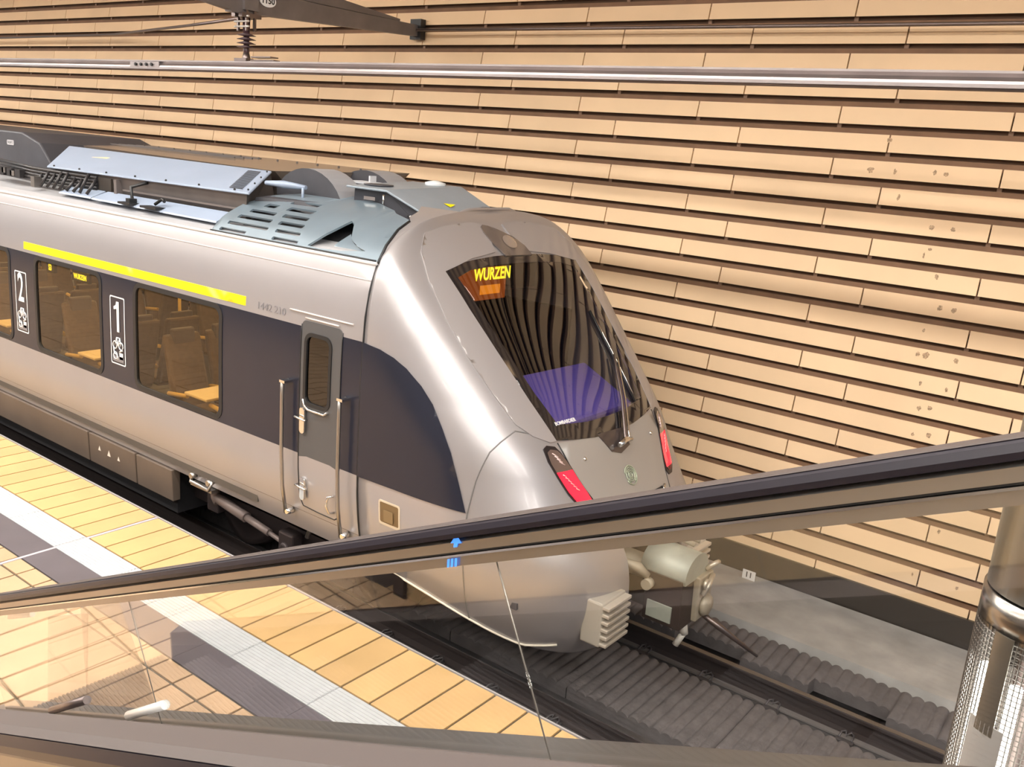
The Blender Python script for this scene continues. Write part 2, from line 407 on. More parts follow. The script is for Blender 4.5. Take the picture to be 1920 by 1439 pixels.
bm = NB(); box(bm, bx+.12, bx+.5, YC-.04, YC+.04, 4.905, 4.915); box(bm, bx+.14, bx+.46, YC-.05, YC+.05, 4.935, 4.947); obj('splice_plate', bm, STEELD, ins)
bm = NB(); tube(bm, [(bx+.1, 8.72, 5.56), (-5.8, 8.74, 5.55), (-1.56, 8.74, 5.54), (X1, 8.74, 5.54)], .018, 6)
tag(obj('cable', bm, STEELD), 'thin dark cable running from the bracket to the right along the wall', 'cable')
bm = NB(); tube(bm, [(bx-.12, YC+.05, 5.34), (-11.0, 7.3, 5.44), (-15.03, 8.6, 5.55), (-24, 8.75, 5.5)], .018, 6)
tag(obj('cable', bm, STEELD), 'thin dark cable running from the insulator to the left towards the wall', 'cable')

# ------------------------------------------------------------------ train: surfaces
ROWS = [(1.36,.86,-3.18,.42),(1.41,1.05,-3.06,.62),(1.44,1.25,-3.0,.90),(1.458,1.45,-3.04,1.2),(1.463,1.65,-3.20,1.48),(1.463,1.9,-3.37,1.75),(1.463,2.15,-3.52,2.02),(1.462,2.4,-3.74,2.3),(1.455,2.65,-3.99,2.58),(1.44,2.9,-4.24,2.85),(1.40,3.12,-4.46,3.08),(1.335,3.30,-4.66,3.27),(1.22,3.43,-4.80,3.40),(1.05,3.54,-4.91,3.51),(.8,3.63,-4.98,3.6),(.4,3.69,-5.0,3.67),(0,3.70,-5.02,3.69)]
RA = np.array(ROWS); KR = len(ROWS)-1
def rows(t):
    t = min(max(t, 0), 1)*KR; i = min(int(t), KR-1); f = t-i
    p0, p1, p2, p3 = RA[max(i-1, 0)], RA[i], RA[i+1], RA[min(i+2, KR)]
    return .5*((2*p1)+(-p0+p2)*f+(2*p0-5*p1+4*p2-p3)*f*f+(-p0+3*p1-3*p2+p3)*f**3)
XS = -5.0
def S(s, t):
    w, z, xc, zc = rows(t); a = min(max(s, 0), 1)*math.pi/2
    NN = 3.3 if z < 2.0 else 3.3-.2*min((z-2.0)/.4, 1)
    c = max(math.cos(a), 0)**(2/NN); q = max(math.sin(a), 0)**(2/NN)
    return np.array((XS+(xc-XS)*q, w*c, z+(zc-z)*q*q))      # x, w (distance from the centre line), z
GN, GT = 90, 160
GRID = np.array([[S(i/GN, j/GT) for j in range(GT+1)] for i in range(GN+1)])
def invert(idx, a, b):
    A = GRID[..., idx[0]]; B = GRID[..., idx[1]]
    e = (A-a)**2+(B-b)**2; i, j = np.unravel_index(np.argmin(e), e.shape)
    s, t = i/GN, j/GT
    for _ in range(8):
        p = S(s, t); r = np.array((p[idx[0]]-a, p[idx[1]]-b))
        if abs(r).max() < 1e-5: break
        h = 1e-4; s1 = s+h if s < .5 else s-h; t1 = t+h if t < .5 else t-h
        ds = (S(s1, t)-p)/(s1-s); dt = (S(s, t1)-p)/(t1-t)
        J = np.array([[ds[idx[0]], dt[idx[0]]], [ds[idx[1]], dt[idx[1]]]])
        try: d = np.linalg.solve(J, -r)
        except Exception: break
        d = np.clip(d, -.05, .05); s = min(max(s+d[0], 0), 1); t = min(max(t+d[1], 0), 1)
    return s, t
def nrm(s, t):
    h = 2e-3
    a = S(min(s+h, 1), t)-S(max(s-h, 0), t); b = S(s, min(t+h, 1))-S(s, max(t-h, 0))
    n = np.cross(a, b); l = np.linalg.norm(n)
    if l < 1e-9: return np.array((0., 0., 1.))
    n = n/l
    if n[0] < 0 or (abs(n[0]) < 1e-3 and n[1] < 0): n = -n
    return n
def P3(p, side): return Vector((p[0], YC - side*p[1], p[2]))
ZC = RA[:, 1]; WC = RA[:, 0]
def sidew(z): return float(np.interp(z, ZC, WC))
def side_map(side=1, off=0.):
    def f(x, z, extra=0.):
        o = off+extra
        if x <= XS+1e-4:
            w = sidew(z); dz = sidew(z+.02)-sidew(z-.02); n = np.array((0, .04, -dz)); n /= np.linalg.norm(n)
            p = np.array((x, w, z))+n*o
        else:
            s, t = invert((0, 2), x, z); p = S(s, t)+nrm(s, t)*o
        return P3(p, side)
    return f
def front_map(off=0.):
    def f(w, z, extra=0.):                     # w signed, + towards the platform
        o = off+extra; s, t = invert((1, 2), abs(w), z); n = nrm(s, t)
        if abs(w) < .02: n = np.array((n[0], 0, n[2])); n /= np.linalg.norm(n)
        p = S(s, t)+n*o
        p[1] = p[1] if abs(w) > 1e-6 else 0
        return P3(p, 1 if w >= 0 else -1)
    return f
def inside(p, poly):
    c = False; n = len(poly); j = n-1
    for i in range(n):
        xi, yi = poly[i]; xj, yj = poly[j]
        if (yi > p[1]) != (yj > p[1]) and p[0] < (xj-xi)*(p[1]-yi)/(yj-yi)+xi: c = not c
        j = i
    return c
def dens(poly, st, closed=True):
    out = []; n = len(poly)
    for i in range(n if closed else n-1):
        a, b = poly[i], poly[(i+1) % n]; k = max(1, int(math.hypot(b[0]-a[0], b[1]-a[1])/st))
        for q in range(k): out.append((a[0]+(b[0]-a[0])*q/k, a[1]+(b[1]-a[1])*q/k))
    if not closed: out.append(poly[-1])
    return out
def rrect(x0, x1, z0, z1, r, n=5):
    out = []
    for cx, cz, a0 in ((x1-r, z1-r, 0), (x0+r, z1-r, 90), (x0+r, z0+r, 180), (x1-r, z0+r, 270)):
        for k in range(n+1):
            a = math.radians(a0+90*k/n); out.append((cx+r*math.cos(a), cz+r*math.sin(a)))
    return out
def patch(name, poly, mp, m, parent, holes=(), st=.12, thick=0., smooth=True, lines=()):
    def adapt(pl):
        out = []
        def rec(a, b, pa, pb, d):
            m = ((a[0]+b[0])/2, (a[1]+b[1])/2); pm = mp(*m)
            if d > 0 and (pm-(pa+pb)/2).length > .0022 : rec(a, m, pa, pm, d-1); rec(m, b, pm, pb, d-1)
            else: out.append(a)
        P_ = [mp(*p) for p in pl]
        for i in range(len(pl)): rec(pl[i], pl[(i+1) % len(pl)], P_[i], P_[(i+1) % len(pl)], 3)
        return out
    poly = adapt(dens(poly, st)); V = []; E = []
    def ring(pl):
        b = len(V); V.extend(pl); E.extend((b+i, b+(i+1) % len(pl)) for i in range(len(pl)))
    ring(poly); hs = [adapt(dens(h, st)) for h in holes]
    for h in hs: ring(h)
    for l in lines:
        b = len(V); l = dens(l, st, False); V.extend(l); E.extend((b+i, b+i+1) for i in range(len(l)-1))
    xs = [p[0] for p in poly]; zs = [p[1] for p in poly]
    nx = int((max(xs)-min(xs))/st)+1; nz = int((max(zs)-min(zs))/st)+1
    for i in range(1, nx):
        for j in range(1, nz):
            p = (min(xs)+(max(xs)-min(xs))*i/nx, min(zs)+(max(zs)-min(zs))*j/nz)
            if inside(p, poly) and not any(inside(p, h) for h in hs): V.append(p)
    r = delaunay_2d_cdt([Vector(v) for v in V], E, [], 0, 1e-5)
    pts, faces = r[0], r[2]
    bm = NB(); vs = [bm.verts.new(mp(p.x, p.y)) for p in pts]
    for f in faces:
        c = (sum(pts[i].x for i in f)/len(f), sum(pts[i].y for i in f)/len(f))
        if inside(c, poly) and not any(inside(c, h) for h in hs):
            try: bm.faces.new([vs[i] for i in f])
            except ValueError: pass
    for v in list(bm.verts):
        if not v.link_faces: bm.verts.remove(v)
    bmesh.ops.recalc_face_normals(bm, faces=bm.faces)
    # outward orientation
    tot = 0.
    cm = sum((v.co for v in bm.verts), Vector())/len(bm.verts)
    ref = Vector((cm.x-.6 if cm.x > XS else cm.x, YC, 1.8))
    for f in bm.faces: tot += f.normal.dot(f.calc_center_median()-ref)*f.calc_area()
    if tot < 0: bmesh.ops.reverse_faces(bm, faces=bm.faces)
    if smooth:
        for f in bm.faces: f.smooth = True
    if thick:
        bm.normal_update(); rim = {}
        be = [(e.verts[0], e.verts[1], e.link_loops[0].face) for e in bm.edges if e.is_boundary]
        def rv(v):
            if v not in rim: rim[v] = (bm.verts.new(v.co), bm.verts.new(v.co-v.normal*thick))
            return rim[v]
        for v0, v1, f in be:
            a, b = rv(v0), rv(v1)
            l = [x for x in f.loops if x.vert == v0][0]
            if l.link_loop_next.vert == v1: bm.faces.new((a[0], a[1], b[1], b[0]))
            else: bm.faces.new((a[0], b[0], b[1], a[1]))
    return obj(name, bm, m, parent, False, fix=False)
def seam(name, pts, mp, r, m, parent, st=.06):
    pts = dens(pts, st, False); bm = NB(); tube(bm, [mp(*p) for p in pts], r, 6)
    return obj(name, bm, m, parent)

TR = thing('train', 'silver and charcoal commuter train with sloping nose standing at the yellow platform', 'train', (-12, YC, 0))
XL = -21.0
# window openings  (x0, x1) on the side
WINS = [(-8.19, -6.82), (-10.18, -8.84), (-12.17, -10.80), (-14.16, -12.79), (-16.15, -14.78), (-18.1, -16.8)]
WZ0, WZ1 = 1.655, 2.665
wins = [rrect(a, b, WZ0, WZ1, .09) for a, b in WINS]
doorwin = rrect(-5.655, -5.365, 2.065, 2.645, .07)
for side in (1, -1):
    mp = side_map(side)
    hl = wins + ([doorwin] if side == 1 else [])
    patch('side_panel', [(XL, 2.70), (XS, 2.70), (XS, 3.295), (XL, 3.295)], mp, SILVER, TR, st=.2, thick=.03)
    patch('lower_side_panel', [(XL, .87), (XS, .87), (XS, 1.605), (XL, 1.605)], mp, SILVER, TR, st=.2, thick=.03)
    patch('window_band', [(XL, 1.605), (XS, 1.605), (XS, 2.70), (XL, 2.70)], side_map(side), DARKBAND, TR, holes=hl, st=.12, thick=.03)
    for i, wpoly in enumerate(wins):
        a, b = WINS[i]
        if side == 1 or i < 4:
            wf = patch('window_frame', rrect(a-.035, b+.035, WZ0-.035, WZ1+.035, .12), side_map(side, .006), BLACKR, TR, holes=[rrect(a+.012, b-.012, WZ0+.012, WZ1-.012, .08)], st=.1, thick=.02)
            patch('window_pane', rrect(a, b, WZ0, WZ1, .08), side_map(side, -.008), WINGL, wf, st=.2)
# body lines on the near side
mp = side_map(1, .001)
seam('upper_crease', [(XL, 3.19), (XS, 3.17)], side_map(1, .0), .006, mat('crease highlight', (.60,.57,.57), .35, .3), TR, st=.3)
seam('lower_crease', [(XL, 1.07), (XS, 1.07)], side_map(1, -.001), .003, SKIRTM, TR, st=.3)
seam('roof_gutter', [(XL, 3.305), (XS, 3.295)], side_map(1, .006), .016, mat('gutter', (.75,.75,.76), .35, .3), TR, st=.3)
# nose shell
bm = NB(); TSEG = 160; SS = 100
ws_cut = [(-.86, 3.24), (-.62, 3.29), (0, 3.31), (.62, 3.29), (.86, 3.24), (.83, 3.0), (.79, 2.7), (.74, 2.4), (.67, 2.15), (.4, 2.13), (0, 2.10), (-.4, 2.13), (-.67, 2.15), (-.74, 2.4), (-.79, 2.7), (-.83, 3.0)]
for side in (1, -1):
    g = [[bm.verts.new(P3(S(i/SS, j/TSEG), side)) for j in range(TSEG+1)] for i in range(SS+1)]
    for i in range(SS):
        for j in range(TSEG):
            q = (g[i][j], g[i+1][j], g[i+1][j+1], g[i][j+1])
            c = sum((v.co for v in q), Vector())/4
            if c.x > -4.9 and inside((YC-c.y, c.z), ws_cut): continue
            f = bm.faces.new(q if side == 1 else q[::-1]); f.smooth = True
bmesh.ops.remove_doubles(bm, verts=bm.verts, dist=.0006)
# coupler opening
for co, no in (((0, YC-.44, 0), (0,1,0)), ((0, YC+.44, 0), (0,1,0)), ((0, 0, 1.36), (0,0,1))):
    bmesh.ops.bisect_plane(bm, geom=bm.verts[:]+bm.edges[:]+bm.faces[:], plane_co=co, plane_no=no, dist=1e-5)
kill = [f for f in bm.faces if abs(f.calc_center_median().y-YC) < .44 and f.calc_center_median().z < 1.36 and f.calc_center_median().x > -4.3]
bmesh.ops.delete(bm, geom=kill, context='FACES')
bmesh.ops.recalc_face_normals(bm, faces=bm.faces)
nose = obj('nose_shell', bm, SILVER, TR, fix=False)
md = nose.modifiers.new('solid', 'SOLIDIFY'); md.thickness = .025; md.offset = -1
# recess around the coupler
bm = NB(); dk = mat('coupler bay', (.07,.055,.045), .7)
for ya, yb, za, zb in ((YC-.47, YC-.44, .40, 1.40), (YC+.44, YC+.47, .40, 1.40)): box(bm, -4.0, -3.20, ya, yb, za, zb)
box(bm, -4.0, -3.2, YC-.46, YC+.46, 1.36, 1.39); box(bm, -4.05, -4.0, YC-.46, YC+.46, .4, 1.4)
for s in (-1, 1): tube(bm, [(-3.95, YC+s*.35, .5), (-3.93, YC-s*.35, 1.25)], .03, 6)
obj('coupler_bay', bm, dk, TR)
# anticlimbers
for s in (1, -1):
    bm = NB()
    yc = YC-s*.70
    box(bm, -3.16, -2.985, yc-.17, yc+.17, .66, 1.02)
    o = obj('anticlimber', bm, mat('dusty light grey', (.46,.42,.36), .5, .2), TR); bev(o, .015)
    bm = NB()
    for k in range(6): box(bm, -3.0, -2.93, yc-.165, yc+.165, .675+k*.060, .675+k*.060+.028)
    bev(obj('rib', bm, mat('rib steel', (.62,.56,.48), .4, .4), o), .006)
# grey centre panel on the nose, bonnet seams
fm = front_map(.004)
seam('bonnet_seam', [(.73, 2.09), (.70, 1.94), (.645, 1.80), (.56, 1.64), (.48, 1.40)], front_map(.002), .0055, BLACKR, TR)
seam('bonnet_seam', [(-.73, 2.09), (-.70, 1.94), (-.645, 1.80), (-.56, 1.64), (-.48, 1.40)], front_map(.002), .0055, BLACKR, TR)
hood = [(.725, 2.085), (.695, 1.94), (.64, 1.80), (.555, 1.64), (.48, 1.41), (0, 1.40)]
hood = hood+[(-a, b) for a, b in hood[-2::-1]]+[(-.4, 2.075), (0, 2.04), (.4, 2.075)]
patch('bonnet', hood, front_map(.004), mat('bonnet paint', (.36,.34,.32), .38, .2, coat=.3), TR, st=.09, thick=.01)
# shoulder panels left and right of the windscreen
lb = [(.92, 3.26), (.90, 3.0), (.855, 2.70), (.80, 2.38), (.735, 2.10), (.80, 2.10), (.92, 2.155), (1.01, 2.24), (1.07, 2.45), (1.12, 2.7), (1.14, 2.95), (1.12, 3.2), (1.04, 3.40), (.9, 3.53), (.62, 3.58), (.3, 3.60), (.12, 3.58), (.16, 3.45), (.20, 3.37), (.55, 3.335)]
for s in (1, -1):
    patch('screen_surround', [(s*a, b) for a, b in lb], front_map(.010), NOSEP, TR, st=.032, thick=.012)
# seams between nose shell and body
seam('body_seam', [(XS-.004, .90), (XS-.004, 1.6), (XS-.004, 2.7), (XS-.004, 3.29)], side_map(1, .001), .009, BLACKR, TR)
seam('roof_seam', [(XS, 3.30), (-5.03, 3.43), (-5.08, 3.54), (-5.12, 3.60)], side_map(1, .003), .011, BLACKR, TR, st=.03)
seam('nose_seam', [(-3.66, 2.145), (-3.80, 2.20), (-3.865, 2.06), (-3.905, 1.85), (-3.925, 1.6), (-3.93, 1.3), (-3.92, 1.0), (-3.91, .70)], side_map(1, .001), .006, mat('soft seam', (.16,.155,.15), .6), TR)
seam('underline_trim', [(-4.95, .885), (-4.6, .80), (-4.2, .69), (-3.8, .60), (-3.5, .57), (-3.3, .60)], side_map(1, .006), .009, mat('light trim', (.8,.74,.62), .4), TR)
# dark glazed triangle continuing the window band
tri = [(XS, 2.70), (XS, 1.605), (-4.6, 1.61), (-4.2, 1.605), (-3.937, 1.60), (-4.03, 1.83), (-4.11, 2.02), (-4.20, 2.18), (-4.31, 2.35), (-4.42, 2.47), (-4.56, 2.58), (-4.68, 2.64), (-4.82, 2.68)]
patch('dark_side_glazing', tri, side_map(1, .009), DARKBAND, TR, st=.06, thick=.004)
patch('dark_side_glazing', tri, side_map(-1, .009), DARKBAND, TR, st=.06, thick=.004)
# yellow stripe, number, grab strip
patch('yellow_stripe', [(-10.44, 2.735), (-6.47, 2.745), (-6.47, 2.825), (-10.44, 2.815)], side_map(1, .003), YEL, TR, st=.1, thick=.003)['label'] = 'bright yellow first class stripe'
def side_frame(x, z, off=.004):
    p = side_map(1, off)(x, z); a = side_map(1, off)(x, z+.03)-side_map(1, off)(x, z-.03)
    return frame(p, (1, 0, 0), a)
text('number_lettering', '1442', .088, side_frame(-6.215, 2.775), GREYL, TR, .001, 0, 1.15)
text('number_lettering', '210', .088, side_frame(-6.01, 2.775), GREYL, TR, .001, 0, 1.15)
for i, (a, b, z) in enumerate([(-5.88, -5.12, 2.815), (-5.68, -5.28, 2.775)]):
    seam('rain_strip', [(a, z), (b, z)], side_map(1, .006), .008, mat('rain strip', (.62,.58,.56), .35, .4), TR)
# class signs
def sign(x, top, bot, num):
    pnl = patch('class_sign', rrect(x-.135, x+.135, bot, top, .02), side_map(1, .003), WHITEL, TR, holes=[rrect(x-.122, x+.122, bot+.013, top-.013, .015)], st=.15)
    if num == '2': text('class_numeral', num, .46, side_frame(x, top-.20, .004), WHITEL, pnl, .001, .006, .62)
    else:
        bm = NB(); q_ = side_map(1, .005); zt = top-.05
        bm.faces.new([bm.verts.new(q_(x+a, zt+b)) for a, b in ((.035,0),(.035,-.31),(-.008,-.31),(-.008,-.075),(-.06,-.085),(-.06,-.055),(-.025,-.04),(-.012,0))])
        obj('class_numeral', bm, WHITEL, pnl)
    bm = NB(); p0 = side_map(1, .004)
    def quad(x0, x1, z0, z1): 
        bm.faces.new([bm.verts.new(p0(a, b)) for a, b in ((x0, z0), (x1, z0), (x1, z1), (x0, z1))])
    # bicycle / wheelchair / pram pictograms reduced to rings and bars
    zc = top-.47
    for cx, cz, r in ((x-.055, zc-.03, .038), (x+.055, zc-.03, .038), (x-.05, zc-.14, .036)):
        pts = [p0(cx+r*math.cos(2*math.pi*k/14), cz+r*math.sin(2*math.pi*k/14)) for k in range(15)]
        tube(bm, pts, .006, 4)
    tube(bm, [p0(x-.055, zc-.03), p0(x-.02, zc+.05), p0(x+.035, zc+.05), p0(x+.055, zc-.03)], .007, 4)
    tube(bm, [p0(x-.02, zc+.05), p0(x, zc-.03), p0(x+.035, zc+.05)], .006, 4)
    tube(bm, [p0(x-.08, zc-.06), p0(x-.07, zc-.12), p0(x-.02, zc-.13), p0(x-.01, zc-.18)], .008, 4)
    quad(x+.02, x+.09, zc-.17, zc-.10); tube(bm, [p0(x+.03, zc-.09), p0(x+.08, zc-.07)], .008, 4)
    obj('pictogram', bm, WHITEL, pnl)
    bm = NB(); quad(x-.10, x+.10, bot+.03, bot+.09); obj('small_text_block', bm, GREYL, pnl)
sign(-8.515, 2.50, 1.80, '1'); sign(-10.53, 2.47, 1.77, '2')

# cab door
dr = patch('cab_door', rrect(-5.72, -5.235, 1.12, 2.755, .05), side_map(1, .004), DARKBAND, TR, holes=[rrect(-5.66, -5.36, 2.06, 2.65, .075)], st=.1, thick=.012)
dr.data.materials.clear(); dr.data.materials.append(DOORC); dr.data.materials.append(SILVER)
for p in dr.data.polygons:
    c = sum((dr.data.vertices[i].co.z for i in p.vertices))/len(p.vertices)
    if c < 1.60: p.material_index = 1
seam('door_gap', [(-5.72, 2.72), (-5.725, 1.6), (-5.725, 1.2), (-5.69, 1.13), (-5.5, 1.12), (-5.3, 1.12), (-5.24, 1.16)], side_map(1, .004), .0055, BLACKR, dr)
seam('door_gap', [(-5.235, 1.16), (-5.235, 1.6), (-5.235, 2.73)], side_map(1, .004), .004, BLACKR, dr)
f = patch('door_window_frame', rrect(-5.675, -5.345, 2.045, 2.665, .085), side_map(1, .012), BLACKR, dr, holes=[rrect(-5.645, -5.375, 2.075, 2.635, .06)], st=.08, thick=.02)
patch('door_window_pane', rrect(-5.66, -5.36, 2.06, 2.65, .07), side_map(1, -.004), glass('dark window', (.18,.17,.15), 1.2), f, st=.2)
seam('drip_rail', [(-5.66, 2.10), (-5.65, 2.05), (-5.60, 2.02), (-5.40, 2.02), (-5.36, 2.05)], side_map(1, .02), .010, STEEL2, dr, st=.03)
for zt, zb in ((2.03, 1.80), (1.41, 1.20)):
    bm = NB(); q = side_map(1, .012)
    zz = (zt+zb)/2; c = q(-5.66, zz)
    pl = rrect(-.032, .032, -(zt-zb)/2, (zt-zb)/2, .03)
    prism(bm, pl, lambda a, b, d: (c.x+a, c.y-d, c.z+b), -.005, .02)
    h = bev(obj('door_handle', bm, STEEL2, dr), .005)
    bm = NB(); tube(bm, [(c.x-.05, c.y-.02, c.z+.03), (c.x-.05, c.y-.05, c.z+.03), (c.x+.07, c.y-.05, c.z+.02), (c.x+.07, c.y-.02, c.z+.02)], .010, 8); obj('lever', bm, STEEL2, h)
bm = NB(); q = side_map(1, .0)
tube(bm, [q(-5.28, 1.345, .01), q(-5.31, 1.34, .05), q(-5.33, 1.26, .055), q(-5.31, 1.20, .05), q(-5.28, 1.195, .01)], .010, 8); obj('pull_loop', bm, STEEL2, dr)
for x in (-5.865, -5.165):
    bm = NB()
    pts = [q(x, 2.215, .005), q(x, 2.21, .07), q(x, 2.1, .07), q(x, 1.6, .07), q(x, 1.3, .072), q(x, 1.04, .07)]
    tube(bm, pts, .016, 8)
    g = obj('grab_rail', bm, STEEL, TR)
    bm = NB(); a = q(x+.015, 2.215, .035); box(bm, a.x-.035, a.x+.03, a.y-.05, a.y+.04, a.z-.01, a.z+.012)
    a = q(x+.03, 1.05, .035); lathe(bm, [(.02, -.05), (.028, -.02), (.028, .03)], (a.x, a.y, a.z), 'y', 12)
    obj('rail_bracket', bm, STEEL2, g)
# step pocket
bm = NB(); a = side_map(1, 0)
c0 = a(-4.63, 1.38)
sp_ = patch('socket_hatch', rrect(-4.76, -4.53, 1.275, 1.485, .02), side_map(1, .004), mat('hatch frame', (.66,.58,.45), .4, .3), TR, holes=[rrect(-4.745, -4.545, 1.295, 1.47, .015)], st=.08, thick=.006)
patch('socket', rrect(-4.75, -4.54, 1.29, 1.475, .015), side_map(1, .0015), mat('socket bronze', (.20,.13,.06), .5, .3), sp_, st=.1)
patch('flap', rrect(-4.70, -4.60, 1.31, 1.41, .01), side_map(1, .010), mat('socket flap', (.26,.18,.09), .5, .3), sp_, st=.1, thick=.006)
# skirts, lifting bracket
def skirt(x0, x1):
    bm = NB(); ya = YC-1.385; yb = YC-1.30
    hexa(bm, [(x0, ya, .53), (x1, ya, .53), (x1, yb, .53), (x0, yb, .53), (x0, ya-.012, .865), (x1, ya-.012, .865), (x1, yb, .865), (x0, yb, .865)])
    return bev(obj('skirt_panel', bm, SKIRTM, TR), .008)
for a, b in ((-8.36, -7.715), (-9.30, -8.385), (-12.4, -9.325), (-15.5, -12.43), (-21, -15.53)):
    sk = skirt(a, b)
    if a == -9.30:
        for i, sc_ in enumerate((.028, .035, .026)):
            bm = NB(); x = -9.08+i*.19; z = .74-.01*i; y = YC-1.396
            vs = [bm.verts.new(p) for p in ((x-sc_, y, z-sc_), (x+sc_, y, z-sc_), (x, y, z+sc_))]
            bm.faces.new(vs); obj('warning_mark', bm, mat('pale mark', (.75,.68,.6), .6), sk)
bm = NB(); y = YC-1.40
tube(bm, [(-7.35, y, .93), (-7.34, y-.03, .87), (-7.05, y-.03, .86), (-7.03, y, .95)], .018, 8); box(bm, -7.36, -7.02, y-.02, y+.05, .83, .86); 
for x in (-7.33, -7.06): lathe(bm, [(.028, -.03), (.028, .03)], (x, y-.01, .93), 'y', 10)
obj('lifting_bracket', bm, STEEL, TR)
# underframe, bogie
bm = NB(); box(bm, XL, -5.2, YC-1.25, YC+1.25, .80, .95); box(bm, XL, -7.8, YC-1.28, YC+1.28, .35, .82); obj('underframe', bm, mat('underframe black', (.012,.011,.013), .8), TR)
for x in (-7.35, -5.35):
    for s in (-1, 1):
        bm = NB(); yy = RY[1] if s == 1 else RY[0]
        lathe(bm, [(r_, -s*h_) for r_, h_ in [(.06,-.10),(.12,-.09),(.12,-.05),(.34,-.04),(.40,-.045),(.412,.042),(.435,.055),(.435,.07),(.2,.07)]], (x, yy, .418), 'y', 40)
        obj('wheel', bm, WHEELM, TR)
    bm = NB(); tube(bm, [(x, YC-.9, .415), (x, YC+.9, .415)], .08, 12); obj('axle', bm, WHEELM, TR)
bm = NB()
for s in (-1, 1):
    box(bm, -7.9, -4.8, YC+s*1.0-.08, YC+s*1.0+.08, .48, .66)
box(bm, -6.7, -6.0, YC-1.0, YC+1.0, .45, .72)
obj('bogie_frame', bm, WHEELM, TR)
bm = NB(); yd = YC-1.24
tube(bm, [(-7.22, yd, .80), (-7.20, yd-.01, .70), (-7.15, yd-.01, .66)], [.05, .045, .05], 10)
tube(bm, [(-7.2, yd, .70), (-7.10, yd, .685), (-6.72, yd, .635)], .052, 12)
tube(bm, [(-6.72, yd, .635), (-6.38, yd, .59)], .036, 12)
tube(bm, [(-6.38, yd, .59), (-6.15, yd, .555)], .022, 10)
obj('yaw_damper', bm, DAMP, TR)
bm = NB(); box(bm, -6.22, -6.02, yd-.03, yd+.10, .46, .68); box(bm, -7.36, -7.18, yd, yd+.1, .52, .82); lathe(bm, [(.05, -.06), (.05, .06)], (-6.12, yd, .54), 'y', 12); bev(obj('damper_bracket', bm, WHEELM, TR), .02)
bm = NB(); tube(bm, [(-5.75, yd, .95), (-5.85, yd, .72)], .022, 8); obj('hose', bm, STEEL, TR)

# ------------------------------------------------------------------ train: windscreen and nose details
wsl = [(.925, 3.275), (.905, 3.04), (.865, 2.75), (.815, 2.42), (.735, 2.105), (.55, 2.085), (.30, 2.06), (0, 2.045)]
wst = [(0, 3.345), (.25, 3.342), (.55, 3.325), (.78, 3.30)]
wsp = wst+wsl; wsp = wsp+[(-a, b) for a, b in wsp[-2:0:-1]]
inn = [(.83, 3.215), (.805, 3.0), (.765, 2.72), (.715, 2.42), (.645, 2.20), (.3, 2.17), (0, 2.165)]
intp = [(0, 3.285), (.3, 3.28), (.62, 3.262)]
inp = intp+inn; inp = inp+[(-a, b) for a, b in inp[-2:0:-1]]
wsn = patch('windscreen_border', wsp, front_map(.008), mat('black glass', (.014,.013,.015), .06, 0, coat=1.), TR, holes=[inp], st=.07, thick=.008)
patch('windscreen', inp, front_map(.0085), WSGL, TR, st=.07)
q = front_map(.014); c_ = q(.56, 2.205)
text('maker_lettering', 'BOMBARDIER', .042, frame(c_, q(.46, 2.205)-q(.66, 2.205), q(.56, 2.26)-q(.56, 2.15)), WHITEL, wsn, .0008, .001, .95)
# lamp fairing at the top
tip = [(.10, 3.335), (-.27, 3.33), (-.25, 3.40), (-.17, 3.47), (-.02, 3.53), (.10, 3.565), (.17, 3.575), (.20, 3.56), (.20, 3.52), (.17, 3.45), (.13, 3.39)]
tl = patch('top_lamp', tip, front_map(.018), mat('lamp fairing', (.13,.105,.095), .15, 0, coat=1.), TR, st=.05, thick=.01)
fl = front_map(.022)
bm = NB(); cc = fl(-.07, 3.435)
el = [fl(-.07+.085*math.cos(2*math.pi*k/20)-.0*math.sin(2*math.pi*k/20), 3.435+.05*math.sin(2*math.pi*k/20)) for k in range(20)]
vs = [bm.verts.new(p) for p in el]; v0 = bm.verts.new(cc+Vector((.012, 0, .014)))
for k in range(20): bm.faces.new((vs[k], vs[(k+1) % 20], v0)).smooth = True
obj('lens', bm, mat('lamp lens', (.42,.36,.32), .12, .5, coat=1.), tl)
